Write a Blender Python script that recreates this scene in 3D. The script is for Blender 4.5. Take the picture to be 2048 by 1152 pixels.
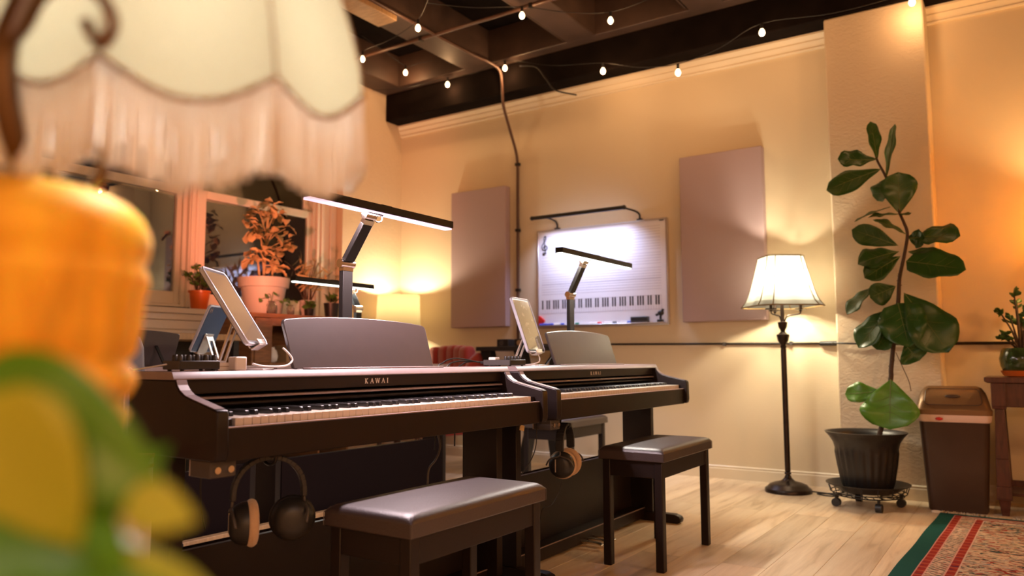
import bpy, bmesh, math, random
from mathutils import Vector, Matrix, Quaternion

for o in list(bpy.data.objects):
    bpy.data.objects.remove(o)
scene = bpy.context.scene
COL = scene.collection
random.seed(7)
PI = math.pi

# ------------------------------------------------------------ camera, world, exposure
cd = bpy.data.cameras.new('camera')
cam = bpy.data.objects.new('camera', cd)
COL.objects.link(cam)
yaw, pit, rol = math.radians(33.63), math.radians(5.31), math.radians(-0.157)
fw = Vector((-math.sin(yaw) * math.cos(pit), math.cos(yaw) * math.cos(pit), math.sin(pit)))
r0 = Vector((math.cos(yaw), math.sin(yaw), 0))
u0 = r0.cross(fw)
rt = r0 * math.cos(rol) + u0 * math.sin(rol)
up = u0 * math.cos(rol) - r0 * math.sin(rol)
M = Matrix((rt, up, -fw)).transposed().to_4x4()
M.translation = (0, 0, 0.838)
cam.matrix_world = M
cd.sensor_width = 36.0
cd.lens = 1537.0 / 2048 * 36
cd.clip_start = 0.02
cd.dof.use_dof = True
cd.dof.focus_distance = 2.55
cd.dof.aperture_fstop = 2.5
scene.camera = cam

w = bpy.data.worlds.new('night')
scene.world = w
w.use_nodes = True
bg = w.node_tree.nodes['Background']
bg.inputs[0].default_value = (0.02, 0.022, 0.03, 1)
bg.inputs[1].default_value = 0.12

vs = scene.view_settings
vs.view_transform = 'Standard'
vs.look = 'None'
vs.gamma = 1.0
vs.use_curve_mapping = False
vs.exposure = 1.0


def lamp(name, kind, loc, power, col, radius=0.03, aim=None, **kw):
    l = bpy.data.lights.new(name, kind)
    l.energy = power
    l.color = col
    if kind in ('POINT', 'SPOT'):
        l.shadow_soft_size = radius
    for k, v in kw.items():
        setattr(l, k, v)
    o = bpy.data.objects.new(name, l)
    o.location = loc
    if aim is not None:
        d = Vector(aim) - Vector(loc)
        o.rotation_euler = d.to_track_quat('-Z', 'Y').to_euler()
    COL.objects.link(o)
    return o


WARM = (1.0, 0.50, 0.21)
SOFT = (1.0, 0.66, 0.32)
CREAM = (1.0, 0.86, 0.52)
LED = (1.0, 0.77, 0.80)
COOL = (0.58, 0.67, 1.0)
# bare warm fill lights, added out of view as the room's ambient light
lamp('room_fill_light', 'POINT', (1.9, -1.6, 1.7), 61, WARM, 0.18)
lamp('room_fill_light', 'POINT', (-2.6, -2.2, 1.7), 12, WARM, 0.18)
lamp('room_fill_light', 'POINT', (1.8, 2.4, 2.1), 36, WARM, 0.18)
# reddish lamp without a body, unseen, that shines at the window plants
lamp('plant_light', 'SPOT', (-3.78, 2.95, 1.28), 44, (1.0, 0.26, 0.14), 0.02, aim=(-4.85, 4.05, 1.90),
     spot_size=math.radians(76), spot_blend=0.6)
# bare pinkish fill light, added out of view to lift pianos and benches
lamp('pink_fill_light', 'POINT', (0.1, 0.5, 1.75), 5, LED, 0.2)

# ------------------------------------------------------------ materials
MATS = {}


def nodes_of(m):
    nt = m.node_tree
    return nt, nt.nodes, nt.links, nt.nodes['Principled BSDF']


def mat(name, col, rough=0.5, metal=0.0, bump=0.0, bscale=80, var=0.0, vscale=6, coat=0.0, sheen=0.0, rand=0.0,
        spec=0.5, stretch=None, emit=None, estr=0.0, trans=0.0, alpha=1.0, sss=0.0):
    if name in MATS:
        return MATS[name]
    m = bpy.data.materials.new(name)
    m.use_nodes = True
    nt, N, L, p = nodes_of(m)
    p.inputs['Base Color'].default_value = (*col, 1)
    p.inputs['Roughness'].default_value = rough
    p.inputs['Metallic'].default_value = metal
    p.inputs['Specular IOR Level'].default_value = spec
    p.inputs['Coat Weight'].default_value = coat
    p.inputs['Sheen Weight'].default_value = sheen
    p.inputs['Transmission Weight'].default_value = trans
    p.inputs['Alpha'].default_value = alpha
    if sss:
        p.inputs['Subsurface Weight'].default_value = sss
        p.inputs['Subsurface Radius'].default_value = (0.03, 0.012, 0.004)
    if emit:
        p.inputs['Emission Color'].default_value = (*emit, 1)
        p.inputs['Emission Strength'].default_value = estr
    tc = N.new('ShaderNodeTexCoord')
    mp = N.new('ShaderNodeMapping')
    L.new(tc.outputs['Object'], mp.inputs['Vector'])
    if stretch:
        mp.inputs['Scale'].default_value = stretch
    if var or rand:
        hsv = N.new('ShaderNodeHueSaturation')
        hsv.inputs['Color'].default_value = (*col, 1)
        val = None
        if var:
            nz = N.new('ShaderNodeTexNoise')
            nz.inputs['Scale'].default_value = vscale
            nz.inputs['Detail'].default_value = 6
            L.new(mp.outputs[0], nz.inputs['Vector'])
            mr = N.new('ShaderNodeMapRange')
            mr.inputs['From Min'].default_value = 0.3
            mr.inputs['From Max'].default_value = 0.7
            mr.inputs['To Min'].default_value = 1 - var
            mr.inputs['To Max'].default_value = 1 + var
            L.new(nz.outputs[0], mr.inputs[0])
            val = mr.outputs[0]
        if rand:
            oi = N.new('ShaderNodeObjectInfo')
            mr2 = N.new('ShaderNodeMapRange')
            mr2.inputs['To Min'].default_value = 1 - rand
            mr2.inputs['To Max'].default_value = 1 + rand
            L.new(oi.outputs['Random'], mr2.inputs[0])
            if val is not None:
                mu = N.new('ShaderNodeMath')
                mu.operation = 'MULTIPLY'
                L.new(val, mu.inputs[0])
                L.new(mr2.outputs[0], mu.inputs[1])
                val = mu.outputs[0]
            else:
                val = mr2.outputs[0]
        L.new(val, hsv.inputs['Value'])
        L.new(hsv.outputs[0], p.inputs['Base Color'])
    if bump:
        nb = N.new('ShaderNodeTexNoise')
        nb.inputs['Scale'].default_value = bscale
        nb.inputs['Detail'].default_value = 5
        L.new(mp.outputs[0], nb.inputs['Vector'])
        bn = N.new('ShaderNodeBump')
        bn.inputs['Strength'].default_value = bump
        bn.inputs['Distance'].default_value = 0.01
        L.new(nb.outputs[0], bn.inputs['Height'])
        L.new(bn.outputs[0], p.inputs['Normal'])
    MATS[name] = m
    return m


def shade_mat(name, col, tr=0.55, emit=0.0):
    if name in MATS:
        return MATS[name]
    m = bpy.data.materials.new(name)
    m.use_nodes = True
    nt, N, L, p = nodes_of(m)
    N.remove(p)
    out = [n for n in N if n.type == 'OUTPUT_MATERIAL'][0]
    d = N.new('ShaderNodeBsdfDiffuse')
    t = N.new('ShaderNodeBsdfTranslucent')
    mx = N.new('ShaderNodeMixShader')
    tc = N.new('ShaderNodeTexCoord')
    nz = N.new('ShaderNodeTexNoise')
    nz.inputs['Scale'].default_value = 120
    mr = N.new('ShaderNodeMixRGB')
    mr.inputs[1].default_value = (*[c * 0.92 for c in col], 1)
    mr.inputs[2].default_value = (*col, 1)
    L.new(tc.outputs['Object'], nz.inputs['Vector'])
    L.new(nz.outputs[0], mr.inputs[0])
    L.new(mr.outputs[0], d.inputs[0])
    L.new(mr.outputs[0], t.inputs[0])
    mx.inputs[0].default_value = tr
    L.new(d.outputs[0], mx.inputs[1])
    L.new(t.outputs[0], mx.inputs[2])
    L.new(mx.outputs[0], out.inputs[0])
    MATS[name] = m
    return m


def leaf_mat(name, col, tcol, tr=0.3, rough=0.35, rand=0.18):
    if name in MATS:
        return MATS[name]
    m = bpy.data.materials.new(name)
    m.use_nodes = True
    nt, N, L, p = nodes_of(m)
    out = [n for n in N if n.type == 'OUTPUT_MATERIAL'][0]
    tc = N.new('ShaderNodeTexCoord')
    nz = N.new('ShaderNodeTexNoise')
    nz.inputs['Scale'].default_value = 18
    nz.inputs['Detail'].default_value = 4
    L.new(tc.outputs['Object'], nz.inputs['Vector'])
    oi = N.new('ShaderNodeObjectInfo')
    ad = N.new('ShaderNodeMath')
    ad.operation = 'MULTIPLY_ADD'
    L.new(oi.outputs['Random'], ad.inputs[0])
    ad.inputs[1].default_value = rand * 2
    ad.inputs[2].default_value = 1 - rand
    hs = N.new('ShaderNodeHueSaturation')
    mixc = N.new('ShaderNodeMixRGB')
    mixc.inputs[1].default_value = (*col, 1)
    mixc.inputs[2].default_value = (*[min(1, c * 1.5) for c in col], 1)
    L.new(nz.outputs[0], mixc.inputs[0])
    L.new(mixc.outputs[0], hs.inputs['Color'])
    L.new(ad.outputs[0], hs.inputs['Value'])
    L.new(hs.outputs[0], p.inputs['Base Color'])
    p.inputs['Roughness'].default_value = rough
    t = N.new('ShaderNodeBsdfTranslucent')
    t.inputs[0].default_value = (*tcol, 1)
    mx = N.new('ShaderNodeMixShader')
    mx.inputs[0].default_value = tr
    L.new(p.outputs[0], mx.inputs[1])
    L.new(t.outputs[0], mx.inputs[2])
    L.new(mx.outputs[0], out.inputs[0])
    MATS[name] = m
    return m


def emis(name, col, s):
    if name in MATS:
        return MATS[name]
    m = bpy.data.materials.new(name)
    m.use_nodes = True
    nt, N, L, p = nodes_of(m)
    p.inputs['Base Color'].default_value = (0.8, 0.8, 0.8, 1)
    p.inputs['Emission Color'].default_value = (*col, 1)
    p.inputs['Emission Strength'].default_value = s
    MATS[name] = m
    return m


def glass_pane():
    m = bpy.data.materials.new('window_glass')
    m.use_nodes = True
    nt, N, L, p = nodes_of(m)
    N.remove(p)
    out = [n for n in N if n.type == 'OUTPUT_MATERIAL'][0]
    g = N.new('ShaderNodeBsdfGlossy')
    g.inputs['Roughness'].default_value = 0.01
    t = N.new('ShaderNodeBsdfTransparent')
    f = N.new('ShaderNodeFresnel')
    f.inputs[0].default_value = 1.6
    mu = N.new('ShaderNodeMath')
    mu.operation = 'MULTIPLY'
    mu.use_clamp = True
    mu.inputs[1].default_value = 1.8
    mx = N.new('ShaderNodeMixShader')
    L.new(f.outputs[0], mu.inputs[0])
    L.new(mu.outputs[0], mx.inputs[0])
    L.new(t.outputs[0], mx.inputs[1])
    L.new(g.outputs[0], mx.inputs[2])
    L.new(mx.outputs[0], out.inputs[0])
    return m


def floor_mat():
    m = bpy.data.materials.new('floor_oak_vinyl')
    m.use_nodes = True
    nt, N, L, p = nodes_of(m)
    tc = N.new('ShaderNodeTexCoord')
    oi = N.new('ShaderNodeObjectInfo')
    sc = N.new('ShaderNodeVectorMath')
    sc.operation = 'SCALE'
    cb = N.new('ShaderNodeCombineXYZ')
    mul = N.new('ShaderNodeMath')
    mul.operation = 'MULTIPLY'
    mul.inputs[1].default_value = 37.0
    L.new(oi.outputs['Random'], mul.inputs[0])
    L.new(mul.outputs[0], cb.inputs[0])
    L.new(mul.outputs[0], cb.inputs[1])
    addv = N.new('ShaderNodeVectorMath')
    addv.operation = 'ADD'
    L.new(tc.outputs['Object'], addv.inputs[0])
    L.new(cb.outputs[0], addv.inputs[1])
    mp = N.new('ShaderNodeMapping')
    mp.inputs['Scale'].default_value = (14, 1.6, 1)
    L.new(addv.outputs[0], mp.inputs[0])
    n1 = N.new('ShaderNodeTexNoise')
    n1.inputs['Scale'].default_value = 1.2
    n1.inputs['Detail'].default_value = 8
    n1.inputs['Distortion'].default_value = 0.8
    L.new(mp.outputs[0], n1.inputs[0])
    mp2 = N.new('ShaderNodeMapping')
    mp2.inputs['Scale'].default_value = (120, 5, 1)
    L.new(addv.outputs[0], mp2.inputs[0])
    n2 = N.new('ShaderNodeTexNoise')
    n2.inputs['Scale'].default_value = 1.0
    n2.inputs['Detail'].default_value = 5
    L.new(mp2.outputs[0], n2.inputs[0])
    rp = N.new('ShaderNodeValToRGB')
    e = rp.color_ramp.elements
    e[0].position = 0.28
    e[0].color = (0.52, 0.36, 0.20, 1)
    e[1].position = 0.72
    e[1].color = (0.80, 0.64, 0.44, 1)
    k = e.new(0.45)
    k.color = (0.72, 0.55, 0.36, 1)
    L.new(n1.outputs[0], rp.inputs[0])
    mx = N.new('ShaderNodeMixRGB')
    mx.blend_type = 'MULTIPLY'
    mx.inputs[0].default_value = 0.22
    L.new(rp.outputs[0], mx.inputs[1])
    L.new(n2.outputs[0], mx.inputs[2])
    hs = N.new('ShaderNodeHueSaturation')
    mr = N.new('ShaderNodeMapRange')
    mr.inputs['To Min'].default_value = 0.95
    mr.inputs['To Max'].default_value = 1.3
    L.new(oi.outputs['Random'], mr.inputs[0])
    L.new(mr.outputs[0], hs.inputs['Value'])
    L.new(mx.outputs[0], hs.inputs['Color'])
    L.new(hs.outputs[0], p.inputs['Base Color'])
    p.inputs['Roughness'].default_value = 0.42
    bn = N.new('ShaderNodeBump')
    bn.inputs['Strength'].default_value = 0.08
    L.new(n2.outputs[0], bn.inputs['Height'])
    L.new(bn.outputs[0], p.inputs['Normal'])
    return m


def plaster_mat(name, col, strength, scale):
    m = bpy.data.materials.new(name)
    m.use_nodes = True
    nt, N, L, p = nodes_of(m)
    tc = N.new('ShaderNodeTexCoord')
    mp = N.new('ShaderNodeMapping')
    mp.inputs['Scale'].default_value = (1, 1, 1.6)
    L.new(tc.outputs['Object'], mp.inputs[0])
    n1 = N.new('ShaderNodeTexNoise')
    n1.inputs['Scale'].default_value = scale
    n1.inputs['Detail'].default_value = 7
    n1.inputs['Distortion'].default_value = 1.2
    L.new(mp.outputs[0], n1.inputs[0])
    n2 = N.new('ShaderNodeTexNoise')
    n2.inputs['Scale'].default_value = 1.7
    n2.inputs['Detail'].default_value = 3
    L.new(tc.outputs['Object'], n2.inputs[0])
    mx = N.new('ShaderNodeMixRGB')
    mx.inputs[1].default_value = (*[c * 0.93 for c in col], 1)
    mx.inputs[2].default_value = (*col, 1)
    L.new(n2.outputs[0], mx.inputs[0])
    L.new(mx.outputs[0], p.inputs['Base Color'])
    p.inputs['Roughness'].default_value = 0.55
    bn = N.new('ShaderNodeBump')
    bn.inputs['Strength'].default_value = strength
    bn.inputs['Distance'].default_value = 0.02
    L.new(n1.outputs[0], bn.inputs['Height'])
    L.new(bn.outputs[0], p.inputs['Normal'])
    MATS[name] = m
    return m


def rug_mat():
    m = bpy.data.materials.new('rug_wool')
    m.use_nodes = True
    nt, N, L, p = nodes_of(m)

    def math_(op, a, b=None, c=None):
        n = N.new('ShaderNodeMath')
        n.operation = op
        for i, v in enumerate((a, b, c)):
            if v is None:
                continue
            if isinstance(v, (int, float)):
                n.inputs[i].default_value = v
            else:
                L.new(v, n.inputs[i])
        return n.outputs[0]

    def mixc(f, a, b):
        n = N.new('ShaderNodeMixRGB')
        for i, v in ((0, f), (1, a), (2, b)):
            if isinstance(v, (int, float)):
                n.inputs[i].default_value = v
            elif isinstance(v, tuple):
                n.inputs[i].default_value = (*v, 1)
            else:
                L.new(v, n.inputs[i])
        return n.outputs[0]
    tc = N.new('ShaderNodeTexCoord')
    sx = N.new('ShaderNodeSeparateXYZ')
    L.new(tc.outputs['Object'], sx.inputs[0])
    x, y = sx.outputs[0], sx.outputs[1]
    yf = math_('MULTIPLY', y, -1.9)
    xr = math_('SUBTRACT', 1.5, x)
    d = math_('MINIMUM', math_('MINIMUM', x, xr), yf)
    # motif noise
    mp = N.new('ShaderNodeMapping')
    mp.inputs['Scale'].default_value = (13, 32, 1)
    L.new(tc.outputs['Object'], mp.inputs[0])
    v1 = N.new('ShaderNodeTexNoise')
    v1.inputs['Scale'].default_value = 1.0
    v1.inputs['Detail'].default_value = 3
    v1.inputs['Distortion'].default_value = 2.2
    L.new(mp.outputs[0], v1.inputs[0])
    mp2 = N.new('ShaderNodeMapping')
    mp2.inputs['Scale'].default_value = (10, 26, 1)
    mp2.inputs['Location'].default_value = (5, 9, 0)
    L.new(tc.outputs['Object'], mp2.inputs[0])
    v2 = N.new('ShaderNodeTexNoise')
    v2.inputs['Scale'].default_value = 1.0
    v2.inputs['Detail'].default_value = 2
    v2.inputs['Distortion'].default_value = 3.0
    L.new(mp2.outputs[0], v2.inputs[0])
    cream = (0.56, 0.42, 0.29)
    red = (0.30, 0.028, 0.018)
    dark = (0.05, 0.07, 0.06)
    green = (0.012, 0.075, 0.06)
    blue = (0.13, 0.16, 0.24)
    f_dark = math_('GREATER_THAN', v1.outputs[0], 0.565)
    f_red = math_('GREATER_THAN', v2.outputs[0], 0.58)
    f_blue = math_('LESS_THAN', v2.outputs[0], 0.36)
    field = mixc(f_dark, mixc(f_blue, mixc(f_red, cream, red), blue), dark)
    # band of upright loops
    wv = math_('SINE', math_('MULTIPLY', y, 190.0))
    wx = math_('SINE', math_('MULTIPLY', x, 150.0))
    loop = math_('GREATER_THAN', math_('ABSOLUTE', math_('SUBTRACT', wv, math_('MULTIPLY', wx, 0.6))), 0.62)
    band = mixc(math_('MULTIPLY', loop, math_('GREATER_THAN', v1.outputs[0], 0.44)), (0.60, 0.42, 0.30), mixc(f_red, dark, red))
    dots = math_('GREATER_THAN', math_('SINE', math_('MULTIPLY', y, 120.0)), 0.35)
    redband = mixc(math_('MULTIPLY', dots, f_dark), red, (0.10, 0.02, 0.05))
    redband = mixc(math_('MULTIPLY', math_('GREATER_THAN', math_('SINE', math_('MULTIPLY', y, 97.0)), 0.55), 0.55), redband, (0.46, 0.12, 0.06))

    def step(t):
        return math_('GREATER_THAN', d, t)
    c = mixc(step(0.072), green, (0.55, 0.24, 0.20))
    c = mixc(step(0.077), c, redband)
    c = mixc(step(0.106), c, (0.58, 0.30, 0.24))
    c = mixc(step(0.112), c, band)
    c = mixc(step(0.172), c, (0.58, 0.30, 0.24))
    c = mixc(step(0.178), c, redband)
    c = mixc(step(0.208), c, (0.58, 0.38, 0.30))
    c = mixc(step(0.214), c, field)
    L.new(c, p.inputs['Base Color'])
    p.inputs['Roughness'].default_value = 0.95
    p.inputs['Specular IOR Level'].default_value = 0.1
    nz = N.new('ShaderNodeTexNoise')
    nz.inputs['Scale'].default_value = 400
    L.new(tc.outputs['Object'], nz.inputs[0])
    bn = N.new('ShaderNodeBump')
    bn.inputs['Strength'].default_value = 0.3
    bn.inputs['Distance'].default_value = 0.004
    L.new(nz.outputs[0], bn.inputs['Height'])
    L.new(bn.outputs[0], p.inputs['Normal'])
    return m


M_WALL = plaster_mat('wall_cream_paint', (0.72, 0.60, 0.42), 0.05, 30)
M_PLASTER = plaster_mat('wall_rough_plaster', (0.70, 0.57, 0.41), 0.22, 26)
M_TRIM = mat('trim_cream_gloss', (0.76, 0.66, 0.50), 0.35, bump=0.02, bscale=40)
M_WIN = mat('window_white_paint', (0.72, 0.64, 0.55), 0.4, bump=0.03, bscale=30)
M_CEIL = mat('ceiling_dark_paint', (0.008, 0.0052, 0.0045), 0.9, spec=0.05, bump=0.1, bscale=12, var=0.3)
M_JOIST = mat('joist_brown_paint', (0.062, 0.036, 0.027), 0.55, bump=0.06, bscale=20, var=0.2)
M_PIPE = mat('conduit_brown', (0.10, 0.05, 0.035), 0.4, var=0.2)
M_BLACKMETAL = mat('black_metal', (0.012, 0.011, 0.011), 0.4, metal=0.2, bump=0.02)
M_BLACKPL = mat('black_plastic', (0.015, 0.014, 0.015), 0.45, bump=0.03, bscale=200)
M_PIANO = mat('piano_satin_black', (0.014, 0.0085, 0.008), 0.40, spec=0.3, bump=0.015, bscale=60, stretch=(1, 0.1, 1), var=0.12)
M_SLIPHILITE = mat('slip_highlight_satin', (0.45, 0.36, 0.36), 0.35, spec=0.8)  # pale colour for the highlight painted along the key slip
M_BACK = mat('piano_back_matte', (0.012, 0.007, 0.007), 0.9, spec=0.05, bump=0.02)
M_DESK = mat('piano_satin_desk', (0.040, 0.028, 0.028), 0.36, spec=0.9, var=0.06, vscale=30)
M_PIANOLIT = mat('piano_black_lit', (0.24, 0.18, 0.18), 0.36, spec=0.9, var=0.06, vscale=30)  # paler copy of the satin black, lamp light put into the colour
M_WKEY = mat('key_ivory', (0.64, 0.56, 0.47), 0.28, var=0.03)
M_BKEY = mat('key_ebony', (0.02, 0.018, 0.018), 0.25, var=0.1)
M_LETTER = mat('lettering_silver', (0.75, 0.68, 0.62), 0.35, metal=0.4)
M_CHROME = mat('chrome', (0.75, 0.70, 0.68), 0.14, metal=1.0)
M_BRASS = mat('pedal_nickel', (0.72, 0.62, 0.50), 0.2, metal=1.0)
M_LEATHER = mat('bench_leather', (0.040, 0.026, 0.027), 0.42, spec=1.0, bump=0.12, bscale=220)
M_LAMPGREY = mat('lamp_dark_grey', (0.007, 0.005, 0.0048), 0.55, metal=0.3, var=0.1)
M_BRONZE = mat('floor_lamp_bronze', (0.035, 0.022, 0.017), 0.33, metal=0.6, var=0.3, vscale=30)
M_GOLD = mat('gold_piping', (0.16, 0.09, 0.018), 0.6)
M_SHADE = shade_mat('shade_silk', (0.19, 0.187, 0.172), 0.68)
M_PANEL = mat('panel_grey_fabric', (0.43, 0.32, 0.335), 0.9, spec=0.15, bump=0.25, bscale=500)
M_BOARD = mat('whiteboard_enamel', (0.78, 0.76, 0.80), 0.42, spec=0.3, bump=0.0, var=0.02)
M_ALU = mat('aluminium', (0.62, 0.58, 0.57), 0.3, metal=0.8)
M_INK = mat('print_black', (0.03, 0.025, 0.03), 0.5)
M_INKG = mat('print_grey', (0.42, 0.39, 0.46), 0.5)
M_TERRA = mat('orange_glaze', (0.60, 0.13, 0.02), 0.3, var=0.15)
M_WHITEPOT = mat('pot_offwhite', (0.40, 0.38, 0.35), 0.55, bump=0.05, bscale=60)
M_SOIL = mat('soil', (0.03, 0.018, 0.01), 0.95, bump=0.8, bscale=90)
M_WOOD = mat('shelf_oak', (0.22, 0.095, 0.035), 0.45, var=0.3, vscale=5, stretch=(2, 2, 14), bump=0.05)
M_TANWOOD = mat('tan_wood', (0.42, 0.26, 0.13), 0.5, var=0.2, stretch=(2, 12, 2))
M_DARKWOOD = mat('table_mahogany', (0.075, 0.022, 0.012), 0.32, var=0.35, vscale=6, stretch=(12, 12, 2), coat=0.2)
M_RED = mat('armchair_red_velvet', (0.34, 0.025, 0.012), 0.8, sheen=0.5, bump=0.1, bscale=150)
M_BIN = mat('bin_bronze_plastic', (0.055, 0.030, 0.019), 0.38, spec=0.5, bump=0.04, bscale=160)
M_LID = mat('bin_lid_bronze', (0.22, 0.125, 0.06), 0.36, metal=0.4, bump=0.03, bscale=160)
M_LINER = mat('bin_liner', (0.75, 0.58, 0.52), 0.4, bump=0.3, bscale=40)
M_REDPL = mat('red_plastic', (0.6, 0.02, 0.015), 0.4)
M_BLUEPL = mat('blue_plastic', (0.03, 0.08, 0.5), 0.4)
M_GREENPL = mat('green_plastic', (0.02, 0.2, 0.12), 0.4)
M_WHITEPL = mat('white_plastic', (0.78, 0.74, 0.70), 0.35)
M_CLEAR = mat('clear_case', (0.50, 0.52, 0.62), 0.15, spec=0.8, var=0.03)
M_SCREEN = mat('tablet_screen', (0.045, 0.038, 0.034), 0.05, spec=1.0, coat=1.0, emit=(1.0, 0.55, 0.27), estr=0.13)
M_SCREENOFF = mat('tablet_screen_dark', (0.045, 0.038, 0.034), 0.05, spec=1.0, coat=1.0)
M_TABBACK = mat('tablet_back_blue', (0.03, 0.05, 0.10), 0.25, spec=0.6)
M_SILVER = mat('stand_silver', (0.66, 0.60, 0.57), 0.3, metal=0.85)
M_GREYPL = mat('grey_plastic', (0.06, 0.052, 0.05), 0.45)
M_CABLE = mat('cable_black', (0.012, 0.010, 0.010), 0.5)
M_WCABLE = mat('cable_white', (0.75, 0.72, 0.70), 0.45)
M_PAD = mat('earpad_velour', (0.50, 0.33, 0.20), 0.9, sheen=0.5, bump=0.3, bscale=180)
M_PAPER = mat('tan_paper', (0.60, 0.42, 0.20), 0.7)
M_POTBLK = mat('planter_black', (0.013, 0.011, 0.011), 0.36, var=0.15, bump=0.03)
M_BARK = mat('bark', (0.06, 0.032, 0.018), 0.8, bump=0.5, bscale=60)
M_LEAF = leaf_mat('ficus_leaf', (0.030, 0.085, 0.016), (0.20, 0.30, 0.03), 0.22)
M_LEAFL = leaf_mat('ficus_leaf_young', (0.10, 0.24, 0.03), (0.35, 0.50, 0.06), 0.3)
M_VEIN = mat('leaf_vein', (0.16, 0.20, 0.05), 0.5)
M_LEAFW = leaf_mat('window_plant_leaf', (0.50, 0.36, 0.18), (0.5, 0.4, 0.15), 0.25, 0.5, 0.3)
M_LEAFS = leaf_mat('small_plant_leaf', (0.05, 0.12, 0.02), (0.25, 0.3, 0.05), 0.25, 0.5)
M_POTHOS = leaf_mat('pothos_leaf', (0.12, 0.33, 0.02), (0.30, 0.55, 0.03), 0.35, 0.35, 0.25)
M_POTHOSY = leaf_mat('pothos_leaf_yellow', (0.46, 0.52, 0.06), (0.8, 0.75, 0.1), 0.35, 0.4, 0.1)
M_AMBER = mat('amber_glass', (0.95, 0.50, 0.045), 0.6, spec=0.2, sss=0.6, var=0.35, vscale=14, stretch=(1, 1, 0.3))
M_IRON = mat('wrought_iron_bronze', (0.12, 0.062, 0.022), 0.42, metal=0.5, var=0.2)
M_FRINGE = shade_mat('fringe_silk', (0.99, 0.95, 0.90), 0.65)
M_CREAMSH = shade_mat('shade_cream_cloth', (0.40, 0.365, 0.25), 0.5)
M_ORSH = shade_mat('shade_amber_cloth', (0.90, 0.52, 0.14), 0.6)
M_DRUM = shade_mat('shade_drum_linen', (0.16, 0.125, 0.07), 0.5)
M_BRAID = mat('shade_braid', (0.32, 0.20, 0.10), 0.8)
M_GREENGLASS = mat('green_glass', (0.06, 0.10, 0.03), 0.08, spec=0.8, trans=0.4, var=0.4, vscale=20)
M_LEDP = emis('led_pinkish', (1.0, 0.66, 0.92), 0.62)
M_LEDW = emis('led_white', (0.92, 1.0, 0.88), 2.0)
M_LEDC = emis('led_cool', (0.72, 0.80, 1.0), 5.0)
M_BULB = emis('filament_bulb', (1.0, 0.66, 0.36), 3.5)
M_LAMPBULB = emis('frosted_bulb', (1.0, 0.86, 0.55), 5.0)
M_GLASS = glass_pane()
M_FLOOR = floor_mat()
M_RUG = rug_mat()
M_RUGFR = mat('rug_fringe_cotton', (0.72, 0.58, 0.42), 0.95, bump=0.6, bscale=120)


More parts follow.
